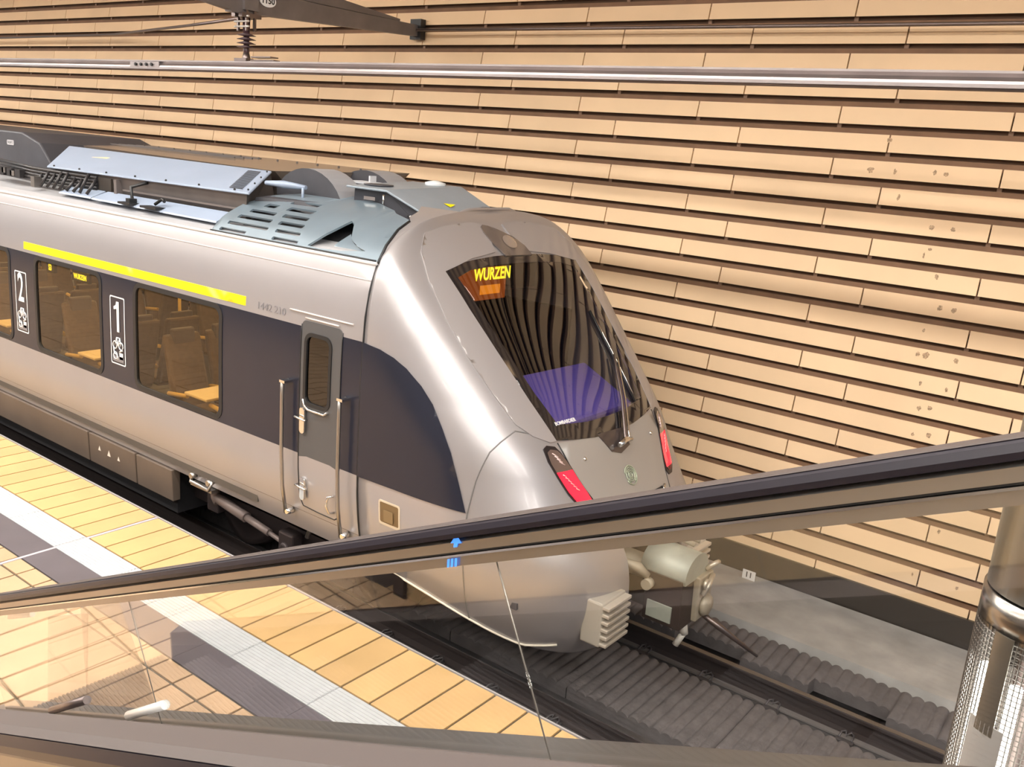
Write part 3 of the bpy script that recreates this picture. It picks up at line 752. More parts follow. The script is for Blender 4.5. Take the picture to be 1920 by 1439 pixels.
# tail lamps
lampo = [(.885, 2.065), (.845, 2.085), (.775, 2.07), (.745, 2.03), (.70, 1.94), (.655, 1.83), (.60, 1.71), (.575, 1.635), (.60, 1.60), (.67, 1.60), (.74, 1.64), (.80, 1.74), (.85, 1.87), (.885, 1.98)]
def scl(pl, k):
    cx = sum(p[0] for p in pl)/len(pl); cz = sum(p[1] for p in pl)/len(pl)
    return [(cx+(a-cx)*k, cz+(b-cz)*k) for a, b in pl]
for s, lb_ in ((1, 'red lit tail lamp on the platform side'), (-1, 'red lit tail lamp on the wall side')):
    lo = [(s*a, b) for a, b in lampo]
    lh = patch('tail_lamp', lo, front_map(.009), mat('lamp bezel', (.02,.015,.016), .3), TR, st=.05, thick=.01)
    lh['label'] = lb_
    li = scl(lo, .88); zm = 1.84
    lowp = [p for p in li if p[1] <= zm+.05]; upp = [p for p in li if p[1] > zm-.04]
    def clip(pl, z, keep_below):
        out = []
        for i in range(len(pl)):
            a, b = pl[i], pl[(i+1) % len(pl)]
            ia = (a[1] <= z) == keep_below; ib = (b[1] <= z) == keep_below
            if ia: out.append(a)
            if ia != ib:
                f_ = (z-a[1])/(b[1]-a[1]); out.append((a[0]+(b[0]-a[0])*f_, z))
        return out
    patch('red_lens', clip(clip(li, 1.90, True), 1.655, False), front_map(.013), mat('red lens', (.8,.01,.03), .15, emit=(1,.012,.05), es=1.15, coat=1.), lh, st=.04)
    patch('dark_lens', clip(li, 1.655, True), front_map(.013), mat('deep red lens', (.16,.01,.02), .15, coat=1.), lh, st=.04)
    patch('headlamp_lens', clip(li, 1.90, False), front_map(.013), mat('smoked lens', (.17,.12,.105), .1, .3, coat=1.), lh, st=.04)
    bm = NB(); q = front_map(.016)
    for k in range(4): tube(bm, [q(s*(.83-.012*k), 2.03-.02*k), q(s*(.79-.012*k), 2.0-.02*k)], .004, 4)
    for k in range(6): tube(bm, [q(s*(.80-.017*k), 1.88-.022*k), q(s*(.775-.017*k), 1.862-.022*k)], .0035, 4)
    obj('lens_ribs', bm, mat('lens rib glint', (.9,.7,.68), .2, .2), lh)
# small studs, emblem, hood latch
for w, z in ((.52, 1.945), (-.52, 1.945)):
    p = front_map(.006)(w, z); bm = NB(); bmesh.ops.create_icosphere(bm, subdivisions=2, radius=.018, matrix=Matrix.Translation(p)); obj('stud', bm, STEEL2, TR, True)
bm = NB(); q = front_map(.010)
for r, a0, a1 in ((.082, 20, 340), (.066, -60, 250), (.05, 30, 330), (.034, -120, 160), (.018, 0, 360)):
    pts = [q(.0+r*.98*math.cos(math.radians(a)), 1.725+r*.85*math.sin(math.radians(a))) for a in range(a0, a1+1, 15)]
    tube(bm, pts, .0055, 5)
obj('emblem', bm, mat('emblem green grey', (.42,.47,.36), .35, .3), TR)['label'] = 'round pale green wreath emblem'
lp = patch('bonnet_latch', rrect(-.40, -.22, 1.525, 1.56, .012), front_map(.010), BLACKR, TR, st=.04, thick=.004)
bm = NB(); tube(bm, [q(-.43, 1.56, .005), q(-.36, 1.535, .02)], .012, 6); obj('latch_lever', bm, STEEL2, lp)
# wiper
wr = None
bm = NB(); q = front_map(.02)
pl = [(.26, 2.075), (-.14, 2.06), (-.13, 1.93), (.03, 1.895), (.15, 1.93)]
wm = patch('wiper_mount', pl, front_map(.010), mat('wiper mount', (.07,.055,.055), .3, .4, coat=.5), TR, st=.06, thick=.012)
q = front_map(.05)
bm = NB(); tube(bm, [q(-.02, 1.95), q(-.05, 2.0), q(-.24, 2.22), q(-.42, 2.44), q(-.50, 2.53)], [.022, .018, .014, .012, .010], 6); obj('wiper_arm', bm, STEELD, wm)
bm = NB(); tube(bm, [q(-.08, 1.96), q(-.12, 2.02), q(-.29, 2.22), q(-.46, 2.43), q(-.53, 2.50)], .009, 6); obj('wiper_arm', bm, STEEL2, wm)
bm = NB(); tube(bm, [q(.08, 1.955), q(-.03, 1.975), q(-.12, 1.965)], [.02, .028, .018], 8); obj('wiper_pivot', bm, STEEL2, wm)
q2 = front_map(.022)
bm = NB(); tube(bm, [q2(-.58, 2.87), q2(-.555, 2.7), q2(-.52, 2.5), q2(-.495, 2.35), q2(-.47, 2.19)], .012, 5); obj('wiper_blade', bm, BLACKR, wm)
q2 = front_map(.04)
bm = NB(); tube(bm, [q2(-.56, 2.80), q2(-.53, 2.62), q2(-.51, 2.5), q2(-.49, 2.38), q2(-.47, 2.24)], .007, 5); obj('blade_bridge', bm, STEEL2, wm)
# cab interior
ci = mat('cab trim', (.05,.045,.05), .7)
bm = NB(); box(bm, -6.35, -6.3, YC-1.3, YC+1.3, .95, 3.3); box(bm, -6.3, -3.5, YC-1.25, YC+1.25, .92, .97); obj('cab_bulkhead', bm, ci, TR)
bm = NB(); hexa(bm, [(-4.60, YC-1.0, 1.0), (-3.9, YC-.8, 1.0), (-3.9, YC+.8, 1.0), (-4.60, YC+1.0, 1.0), (-4.55, YC-1.05, 2.34), (-3.84, YC-.80, 2.10), (-3.84, YC+.80, 2.10), (-4.55, YC+1.05, 2.30)])
bev(obj('cab_console', bm, mat('violet cast', (.22,.18,.72), .6), TR), .03)  # violet colour stands in for a reflected cast on the console
bm = NB(); box(bm, -5.5, -5.0, YC-.85, YC-.35, 1.3, 1.42); box(bm, -5.55, -5.42, YC-.85, YC-.35, 1.4, 2.15); bev(obj('driver_seat', bm, ci, TR), .04)
bm = NB(); box(bm, -5.05, -5.0, YC-.42, YC-.25, 2.42, 2.62); box(bm, -5.05, -5.0, YC-.42, YC-.25, 2.68, 2.82); obj('sun_blind', bm, mat('cream blind', (.55,.48,.30), .7, emit=(.5,.42,.25), es=.25), TR)  # blind's brightness is partly put in by faint emission
ds = None
bm = NB(); dx = -4.93
box(bm, dx-.12, dx-.01, YC-.72, YC+.66, 3.0, 3.24)
dbox = obj('destination_display', bm, BLACKR, TR)
AMB = mat('reflected amber', (.1,.05,0), .5, emit=(1.,.30,.015), es=1.1)
AMBT = mat('yellow diodes', (.1,.08,0), .5, emit=(1.,.80,.03), es=2.2)
text('display_text', 'WURZEN', .15, frame((dx+.002, YC-.0, 3.155), (0,1,0), (0,0,1)), AMBT, dbox, .001, .004, .8)
bm = NB(); box(bm, dx-.01, dx, YC-.16, YC+.12, 2.98, 3.06); box(bm, dx-.01, dx, YC-.16, YC+.12, 2.98, 2.99); obj('display_glow', bm, AMB, dbox)  # emissive blocks painting the display's reflected amber glow
bm = NB(); box(bm, dx-.009, dx-.003, YC-.76, YC+.20, 2.93, 3.22); obj('amber_glow_panel', bm, mat('amber glow', (.10,.04,.01), .5, emit=(1.,.20,.02), es=.30), dbox)  # made-up emissive panel for the wide amber glow behind the windscreen
# ------------------------------------------------------------------ train: roof
bm = NB(); prof = [(1.335,3.30),(1.25,3.345),(1.1,3.38),(.8,3.40),(0,3.41)]
prof = prof+[(-a, b) for a, b in prof[-2::-1]]
for i in range(len(prof)-1):
    a, b = prof[i], prof[i+1]
    f = bm.faces.new([bm.verts.new(v) for v in ((XL, YC-a[0], a[1]), (XS, YC-a[0], a[1]), (XS, YC-b[0], b[1]), (XL, YC-b[0], b[1]))])
bmesh.ops.remove_doubles(bm, verts=bm.verts, dist=.001)
obj('roof_sheet', bm, mat('roof silver', (.50,.50,.52), .4, .3), TR)
fair = [(-7.13, 3.305), (XS-.01, 3.305), (-5.04, 3.43), (-5.09, 3.54), (-5.13, 3.603), (-5.46, 3.643), (-5.8, 3.668), (-6.13, 3.683), (-6.4, 3.688), (-6.70, 3.683), (-6.93, 3.636), (-7.04, 3.568), (-7.10, 3.466)]
slots = [(-7.03,-6.66,3.336),(-6.98,-6.42,3.395),(-6.92,-6.46,3.453),(-6.86,-6.51,3.507),(-6.78,-6.62,3.560),(-6.30,-5.97,3.336),(-6.32,-6.0,3.395),(-6.36,-6.04,3.453),(-6.41,-6.08,3.507),(-6.47,-6.13,3.558),(-6.57,-6.21,3.605)]
hl = [rrect(a, b, z-.013, z+.013, .012, 3) for a, b, z in slots]+[[(-6.71+.02*math.cos(k), 3.609+.008*math.sin(k)) for k in (0, 1, 2, 3, 4, 5)]]
trih = [(-5.84, 3.33), (-5.70, 3.46), (-5.62, 3.545), (-5.56, 3.53), (-5.42, 3.43), (-5.30, 3.385), (-5.19, 3.365), (-5.45, 3.335), (-5.7, 3.325)]
for s in (1, -1):
    fr_ = patch('slotted_roof_fairing', fair, side_map(s, .012), BLUEG, TR, holes=hl+[trih], st=.06, thick=.018)
    patch('fairing_backing', [(-7.05, 3.31), (-5.1, 3.31), (-5.2, 3.55), (-5.6, 3.62), (-6.6, 3.64), (-6.9, 3.56)], side_map(s, -.10), mat('fairing inside', (.008,.008,.01), .8), fr_, st=.15)
    patch('scoop_vane', [(-5.66, 3.34), (-5.58, 3.50), (-5.50, 3.46), (-5.24, 3.37), (-5.4, 3.34)], side_map(s, -.055), BLUEG, fr_, st=.06)
    patch('roof_cap', [(XS, 3.305), (-5.03, 3.43), (-5.08, 3.54), (-5.12, 3.603), (-5.3, 3.66), (-5.45, 3.69), (XS, 3.69)], side_map(s, .0), SILVER, TR, st=.05)
seam('fairing_joint', [(-7.13, 3.31), (XS-.02, 3.31)], side_map(1, .014), .008, BLACKR, TR, st=.2)
# central front roof box with lid
def Yw(w): return YC-w
bm = NB()
A = lambda x, w, z: (x, YC-w, z)
def slab(bm, pts, d, mi=0):                # quad with thickness downwards
    a = [Vector(p) for p in pts]; n = (a[1]-a[0]).cross(a[2]-a[0]).normalized()
    if n.z < 0: n = -n
    hexa(bm, [p-n*d for p in a]+a, mi)
slab(bm, [A(-5.75,.53,3.80), A(-5.35,.47,3.64), A(-5.40,-.53,3.67), A(-5.80,-.53,3.84)], .02)
slab(bm, [A(-6.15,.63,3.81), A(-5.75,.53,3.80), A(-5.80,-.53,3.84), A(-6.45,-.53,3.84)], .02)
lid = bev(obj('front_roof_lid', bm, mat('lid blue grey', (.28,.325,.37), .4, .15, var=.05, vscale=3), TR), .006)
bm = NB(); hexa(bm, [A(-6.2,.50,3.42), A(-5.30,.42,3.42), A(-5.34,-.5,3.42), A(-6.4,-.5,3.42), A(-6.1,.57,3.795), A(-5.78,.48,3.78), A(-5.82,-.5,3.82), A(-6.4,-.5,3.82)])
hexa(bm, [A(-5.8,.48,3.42), A(-5.30,.42,3.42), A(-5.34,-.5,3.42), A(-5.8,-.5,3.42), A(-5.78,.48,3.775), A(-5.38,.42,3.62), A(-5.42,-.5,3.65), A(-5.82,-.5,3.815)])
obj('front_roof_box', bm, ROOFD, TR)
bm = NB(); box(bm, -5.98, -5.84, YC-.575, YC-.56, 3.70, 3.73); tube(bm, [A(-5.75,.56,3.66), A(-5.75,.56,3.76)], .01, 6)
for i in range(3): tube(bm, [A(-5.5+.04*i,.50,3.60), A(-5.44+.04*i,.52,3.60)], .014, 6)
obj('box_latches', bm, STEEL2, lid)
bm = NB(); vs = [bm.verts.new(A(*p)) for p in ((-5.50,.06,3.712),(-5.43,.04,3.684),(-5.46,-.06,3.704))]; bm.faces.new(vs); obj('warning_triangle', bm, YEL, lid)
bm = NB(); lathe(bm, [(.13,0),(.135,.012),(.11,.012)], (-6.05, YC-.33, 3.815), 'z', 24); obj('vent_rim', bm, ROOFD, lid)
bm = NB(); lathe(bm, [(.10,0),(.10,.03),(.02,.05)], (-5.98, YC+.35, 3.83), 'z', 20); obj('antenna_dome', bm, mat('pale dome', (.75,.78,.8), .4), lid)
# HVAC unit: tilted pale cover over a brown-grey duct
bm = NB()
q = [A(-10.55,1.10,3.635), A(-6.90,1.10,3.665), A(-7.32,.52,3.845), A(-11.15,.52,3.855)]
slab(bm, q, .022)
cov = obj('air_unit_cover', bm, PALEB, TR); bev(cov, .012)
bm = NB(); va = Vector(q[1]); vb = Vector(q[2]); xd = (Vector(q[0])-va).normalized(); n = (vb-va).cross(xd).normalized(); n = -n if n.z < 0 else n
for k in range(15):
    p = va+(vb-va)*(.12+.76*k/14)+xd*.13
    a, b = p+n*.004, p+xd*.20+n*.004; d = (vb-va).normalized()*.010
    bm.faces.new([bm.verts.new(v) for v in (a-d, b-d, b+d, a+d)])
obj('louvre', bm, BLACKR, cov)
bm = NB()
for k in range(7):
    p = Vector(q[0])+(va-Vector(q[0]))*(.04+.15*k)+(vb-va)*.04; bmesh.ops.create_icosphere(bm, subdivisions=1, radius=.012, matrix=Matrix.Translation(p+n*.008))
for k in range(4):
    p = va+(vb-va)*(.1+.27*k)+xd*.04; bmesh.ops.create_icosphere(bm, subdivisions=1, radius=.010, matrix=Matrix.Translation(p+n*.008))
obj('cover_bolts', bm, BLACKL, cov)
p = Vector(q[0])*.62+Vector(q[3])*.38; p = p+(va-Vector(q[0]))*.22+(vb-va)*.28
bm = NB(); bm.faces.new([bm.verts.new(p+n*.003+xd*(-.16*a)+(vb-va).normalized()*.05*b) for a, b in ((-1,-.7),(1,-.5),(1.2,.6),(-.8,.9))]); obj('pale_sticker', bm, mat('cream sticker', (.80,.70,.45), .6), cov)
bm = NB(); hexa(bm, [A(-10.35,1.02,3.40), A(-7.05,1.02,3.40), A(-7.25,.5,3.40), A(-10.6,.5,3.40), A(-10.45,1.06,3.625), A(-6.98,1.06,3.655), A(-7.34,.52,3.83), A(-11.1,.52,3.84)])
duct = obj('air_duct', bm, ROOFB, TR)
bm = NB(); box(bm, -9.0, -7.08, Yw(1.09), Yw(1.06), 3.50, 3.515); box(bm, -9.15, -9.10, Yw(1.1), Yw(1.03), 3.42, 3.60); obj('duct_flange', bm, mat('flange', (.20,.17,.16), .4, .4), duct)
bm = NB(); box(bm, -10.2, -9.25, Yw(1.075), Yw(1.03), 3.47, 3.60); obj('duct_opening', bm, GAPB, duct)
bm = NB(); hexa(bm, [A(-9.3,1.27,3.385), A(-7.15,1.27,3.375), A(-7.15,1.08,3.44), A(-9.3,1.08,3.44), A(-9.3,1.26,3.40), A(-7.15,1.26,3.39), A(-7.15,1.08,3.465), A(-9.3,1.08,3.465)]); obj('walkway_strip', bm, PALEB, TR)
bm = NB(); hexa(bm, [A(-10.0,1.25,3.385), A(-9.35,1.25,3.385), A(-9.35,1.08,3.44), A(-10.0,1.08,3.44), A(-10.0,1.24,3.40), A(-9.35,1.24,3.40), A(-9.35,1.08,3.465), A(-10.0,1.08,3.465)]); obj('walkway_strip', bm, PALEB, TR)
bm = NB()
tube(bm, [A(-8.58,1.06,3.62), A(-8.72,1.16,3.56), A(-8.60,1.22,3.44)], .018, 6); box(bm, -8.72, -8.50, Yw(1.31), Yw(1.2), 3.40, 3.42); box(bm, -8.62, -8.55, Yw(1.28), Yw(1.2), 3.41, 3.46)
tube(bm, [A(-8.20,1.22,3.44), A(-8.10,1.2,3.50), A(-8.04,1.22,3.48)], .016, 6); box(bm, -8.32, -8.05, Yw(1.31), Yw(1.2), 3.40, 3.42)
obj('roof_hooks', bm, BLACKR, TR)
# cable clutter at the left of the unit
rnd = random.Random(3)
bm = NB()
for k in range(9):
    x = -10.6+k*.14; z = 3.47+rnd.uniform(-.02, .06)
    tube(bm, [A(x,1.22,3.42), A(x+.03,1.16,z+.05), A(x-.02,1.10,z+.10)], .016, 6)
for k in range(5):
    z = 3.46+.035*k; tube(bm, [A(-11.9,1.12-.02*k,z+.03), A(-10.8,1.14,z), A(-10.2,1.10,z-.01), A(-9.5,1.08,z-.01)], .018, 6)
for x in (-11.5, -11.3, -11.1): box(bm, x, x+.12, Yw(1.2), Yw(1.12), 3.47, 3.56)
obj('roof_cables', bm, mat('dark cables', (.035,.033,.035), .4, .3), TR)
bm = NB(); box(bm, -10.62, -10.54, Yw(1.25), Yw(1.17), 3.40, 3.52); box(bm, -11.42, -11.34, Yw(1.2), Yw(1.19), 3.50, 3.56); box(bm, -11.22, -11.12, Yw(1.2), Yw(1.19), 3.48, 3.54); obj('cable_brackets', bm, STEEL, TR)
# dark tall box further left
bm = NB(); pf = [(-21, 3.45), (-11.2, 3.45), (-11.05, 3.60), (-11.35, 3.86), (-11.78, 3.965), (-21, 3.965)]
prism(bm, pf, lambda a, b, c: (a, YC-c, b), .78, -.8); rb = bev(obj('dark_roof_box', bm, ROOFD, TR), .02)
bm = NB(); pl = rrect(-12.16, -11.98, 3.795, 3.855, .02); prism(bm, pl, lambda a, b, c: (a, YC-.782-c, b), 0, .006); tp = obj('name_plate', bm, mat('silver plate', (.55,.55,.58), .4, .3), rb)
text('plate_text', 'TALENT 2', .04, frame((-12.07, YC-.7885, 3.825), (1,0,0), (0,0,1)), BLACKL, tp, .0005, 0, .85)
# far covers with duct beyond
bm = NB()
hexa(bm, [A(-12,.0,3.42), A(-7.35,.0,3.42), A(-7.35,-.85,3.42), A(-12,-.85,3.42), A(-12,.2,3.86), A(-7.3,.5,3.845), A(-6.75,-.80,3.90), A(-12,-.80,3.90)])
obj('air_unit_top', bm, mat('wall tint roof sheet', (.36,.29,.24), .25, .6, var=.12, vscale=3), TR)  # brown tint painted in for the wall reflected in the sheet
bm = NB()
for k in range(13): 
    x = -11.3+k*.34; bmesh.ops.create_icosphere(bm, subdivisions=1, radius=.014, matrix=Matrix.Translation(A(x,-.55,3.897)))
for k in range(4): box(bm, -11.6, -8.9, Yw(-.2-.12*k), Yw(-.215-.12*k), 3.885, 3.90)
obj('sheet_ribs', bm, ROOFB, TR)
bm = NB(); hexa(bm, [A(-7.0,1.0,3.42), A(-6.2,.9,3.42), A(-6.25,-.7,3.42), A(-7.0,-.7,3.42), A(-7.0,.95,3.62), A(-6.3,.8,3.64), A(-6.6,-.7,3.80), A(-7.05,-.7,3.80)]); obj('gear_box', bm, ROOFD, TR)
bm = NB(); tube(bm, [A(-7.05,.80,3.75), A(-6.85,.75,3.752), A(-6.6,.70,3.745)], [.02,.035,.02], 6); tube(bm, [A(-6.62,.72,3.62), A(-6.62,.72,3.74)], .012, 6); obj('gear_conduit', bm, PALEB, TR)
# arched hoods
for w0, xo in ((.42, 0), (-.40, -.10)):
    bm = NB(); pts = []
    for k in range(13):
        a = math.radians(150-125*k/12); pts.append((-6.72+xo+.50*math.cos(a), 3.50+.42*math.sin(a)*(.98)))
    prev = None
    for x, z in pts:
        r = [bm.verts.new(A(x, w0-.13, z)), bm.verts.new(A(x, w0+.17, z)), bm.verts.new(A(x*.985-.1, w0+.17, 3.42+(z-3.5)*.55)), bm.verts.new(A(x*.985-.1, w0-.13, 3.42+(z-3.5)*.55))]
        if prev:
            for j in range(4):
                f = bm.faces.new((prev[j], prev[(j+1) % 4], r[(j+1) % 4], r[j])); f.material_index = 0 if j == 0 else 1
        prev = r
    obj('arched_hood', bm, [mat('hood top', (.36,.37,.40), .4, .2), ROOFD], TR)
bm = NB(); box(bm, -6.75, -6.35, Yw(-.12), Yw(.14), 3.80, 3.815); box(bm, -6.42, -6.40, Yw(.10), Yw(.02), 3.82, 3.88); obj('sensor_plate', bm, mat('sensor plate', (.6,.62,.66), .4), TR)

# ------------------------------------------------------------------ train: interior seen through the windows
bm = NB(); box(bm, XL, -6.35, YC-1.40, YC+1.40, .95, 1.02); obj('cabin_floor', bm, FLOORT, TR)
bm = NB(); box(bm, XL, -6.3, YC-1.30, YC+1.30, 2.92, 2.96); obj('cabin_ceiling', bm, INTER, TR)
bm = NB(); box(bm, -6.52, -6.46, YC-1.38, YC+1.38, 1.0, 2.9); obj('cabin_bulkhead', bm, mat('cabin bulkhead', (.10,.075,.05), .5), TR)
bm = NB()
for s in (-1, 1): box(bm, XL, -6.55, YC+s*.6-.06, YC+s*.6+.06, 2.905, 2.92)
obj('cabin_light', bm, mat('cabin light', (1,.9,.7), .5, emit=(1,.80,.48), es=16.0), TR)
def seat(x, w, face):
    bm = NB(); f = face
    hexa(bm, [A(x,w-.21,1.38), A(x+f*.46,w-.21,1.40), A(x+f*.46,w+.21,1.40), A(x,w+.21,1.38), A(x,w-.21,1.47), A(x+f*.46,w-.21,1.51), A(x+f*.46,w+.21,1.51), A(x,w+.21,1.47)])
    hexa(bm, [A(x-f*.02,w-.21,1.42), A(x+f*.08,w-.21,1.42), A(x+f*.08,w+.21,1.42), A(x-f*.02,w+.21,1.42), A(x-f*.20,w-.20,2.18), A(x-f*.12,w-.20,2.18), A(x-f*.12,w+.20,2.18), A(x-f*.20,w+.20,2.18)])
    st_ = bev(obj('passenger_seat', bm, SEATM, TR), .03)
    bm = NB(); hexa(bm, [A(x-f*.14,w-.13,2.02), A(x-f*.09,w-.13,2.02), A(x-f*.09,w+.13,2.02), A(x-f*.14,w+.13,2.02), A(x-f*.17,w-.13,2.24), A(x-f*.11,w-.13,2.24), A(x-f*.11,w+.13,2.24), A(x-f*.17,w+.13,2.24)])
    bev(obj('headrest', bm, mat('dark headrest', (.08,.06,.05), .6), st_), .02)
    bm = NB(); tube(bm, [A(x-f*.02,w+.235,1.62), A(x+f*.30,w+.235,1.66)], .022, 8); tube(bm, [A(x-f*.02,w-.235,1.62), A(x+f*.30,w-.235,1.66)], .022, 8); obj('armrest', bm, SEATY, st_)
for k in range(6):
    xw = -7.9-k*1.99
    for w in (1.08, .60, -.62, -1.08):
        seat(xw+.05, w, 1 if k % 2 == 0 else 1); 
        if k < 4: seat(xw+1.02, w, -1)
for k in range(4):
    xw = -7.35-k*1.99
    bm = NB(); box(bm, xw-.16, xw+.20, Yw(1.38), Yw(.98), 1.70, 1.73); bev(obj('window_table', bm, mat('cream table', (.95,.75,.42), .4), TR), .01)
for k, x in enumerate((-7.0, -9.2, -11.2)):
    bm = NB(); tube(bm, [A(x,.32,1.0), A(x,.32,2.92)], .018, 8); obj('grab_pole', bm, SEATY, TR)
for xx_, s_, sz in ((-9.95, 'S3', .09), (-9.32, 'WURZEN', .075)):
    p = side_map(1, -.03)(xx_, 2.59 if s_ == 'S3' else 2.575)
    bm = NB(); wd_ = .09 if s_ == 'S3' else .17
    box(bm, p.x-wd_, p.x+wd_, p.y+.02, p.y+.05, p.z-.05, p.z+.05); o = obj('window_display', bm, BLACKL, TR)
    text('display_text', s_, sz, frame((p.x, p.y+.017, p.z), (1,0,0), (0,0,1)), AMBT, o, .001, .003, .8)

# ------------------------------------------------------------------ coupler
def cb(name, pts, m, w=.01, parent=None):
    bm = NB(); hexa(bm, pts); return bev(obj(name, bm, m, parent or cpl), w)
cpl = thing('coupler', 'grey automatic coupler sticking out of the train nose above the track', 'coupler', (-2.9, YC, 1.0))
cpl.parent = None
CG = mat('coupler green grey', (.36,.38,.33), .42, .2, var=.1, vscale=8); CD = mat('coupler dark', (.05,.035,.03), .5, .2); CT = mat('coupler tan', (.40,.35,.27), .5, .2)
bm = NB(); tube(bm, [(-4.0, YC, 1.0), (-3.0, YC, 1.0)], .10, 16); obj('coupler_shaft', bm, CT, cpl)
bm = NB(); prev = None
for xa in (-3.06, -2.66):
    r = []
    for k in range(13):
        a = math.radians(200-220*k/12); r.append(bm.verts.new((xa, YC+.20*math.cos(a), 1.10+.16*math.sin(a))))
    if prev:
        for k in range(12): bm.faces.new((prev[k], prev[k+1], r[k+1], r[k])).smooth = True
        bm.faces.new(prev[::-1]); bm.faces.new(r)
        bm.faces.new((prev[0], r[0], r[-1], prev[-1]))
    prev = r
obj('cover_drum', bm, CG, cpl)
cb('coupler_head', [(-3.0,YC-.20,.66),(-2.66,YC-.20,.66),(-2.66,YC+.20,.66),(-3.0,YC+.20,.66),(-3.0,YC-.20,1.08),(-2.68,YC-.20,1.08),(-2.68,YC+.20,1.08),(-3.0,YC+.20,1.08)], CD)
cb('face_plate', [(-2.68,YC+.0,.68),(-2.62,YC+.0,.68),(-2.62,YC+.24,.68),(-2.68,YC+.24,.68),(-2.68,YC+.0,1.06),(-2.62,YC+.0,1.06),(-2.62,YC+.24,1.06),(-2.68,YC+.24,1.06)], CT)
bm = NB(); lathe(bm, [(.085,-2.62),(.095,-2.60),(.075,-2.57),(.02,-2.56)], (0, YC+.12, .80), 'x', 20); obj('guide_cone', bm, CT, cpl)
bm = NB(); lathe(bm, [(.02,-2.62),(.05,-2.60),(.045,-2.58)], (0, YC+.06, 1.0), 'x', 16); tube(bm, [(-2.6,YC+.02,.92),(-2.58,YC+.08,1.0),(-2.6,YC+.18,1.05)], .02, 8); tube(bm, [(-2.66,YC+.16,1.08),(-2.60,YC+.22,1.14),(-2.6,YC+.26,1.13)], .02, 8); obj('coupler_fittings', bm, mat('fitting metal', (.55,.5,.42), .35, .6), cpl)
bm = NB(); tube(bm, [(-3.15,YC-.36,1.16),(-3.05,YC-.26,1.10),(-2.98,YC-.21,1.03)], [.03,.045,.03], 8); lathe(bm, [(.045,-.04),(.045,.04)], (-2.96, YC-.23, .98), 'y', 12); obj('side_lever', bm, CT, cpl)
for k in (0, 1):
    bm = NB(); tube(bm, [(-3.5,YC+.05+.1*k,1.33), (-3.0,YC+.1+.1*k,1.30), (-2.78,YC+.16+.1*k,1.25)], .022, 8); obj('air_hose', bm, CT, cpl)
cb('coupler_box', [(-2.96,YC-.215,.70),(-2.74,YC-.215,.70),(-2.74,YC-.20,.70),(-2.96,YC-.20,.70),(-2.96,YC-.215,.84),(-2.74,YC-.215,.84),(-2.74,YC-.20,.84),(-2.96,YC-.20,.84)], CG, .003)
bm = NB(); tube(bm, [(-2.72,YC-.02,.67),(-2.70,YC-.0,.55)], .035, 8); tube(bm, [(-2.70,YC-.0,.57),(-2.75,YC-.03,.44)], .028, 8); obj('drain_sleeve', bm, mat('pale sleeve', (.75,.72,.66), .4), cpl)
bm = NB(); tube(bm, [(-2.64,YC+.14,.70),(-2.50,YC+.22,.60),(-2.2,YC+.36,.40)], [.02,.03,.012], 8); obj('manual_release', bm, STEELD, cpl)
for o in list(C.objects):
    if o is cpl:                            # bolted to the train: a part of it with pieces of its own
        o.parent = TR; o.matrix_parent_inverse = TR.matrix_world.inverted()
        for k_ in ('label', 'category'): del o[k_]
        o['label'] = 'grey automatic coupler'

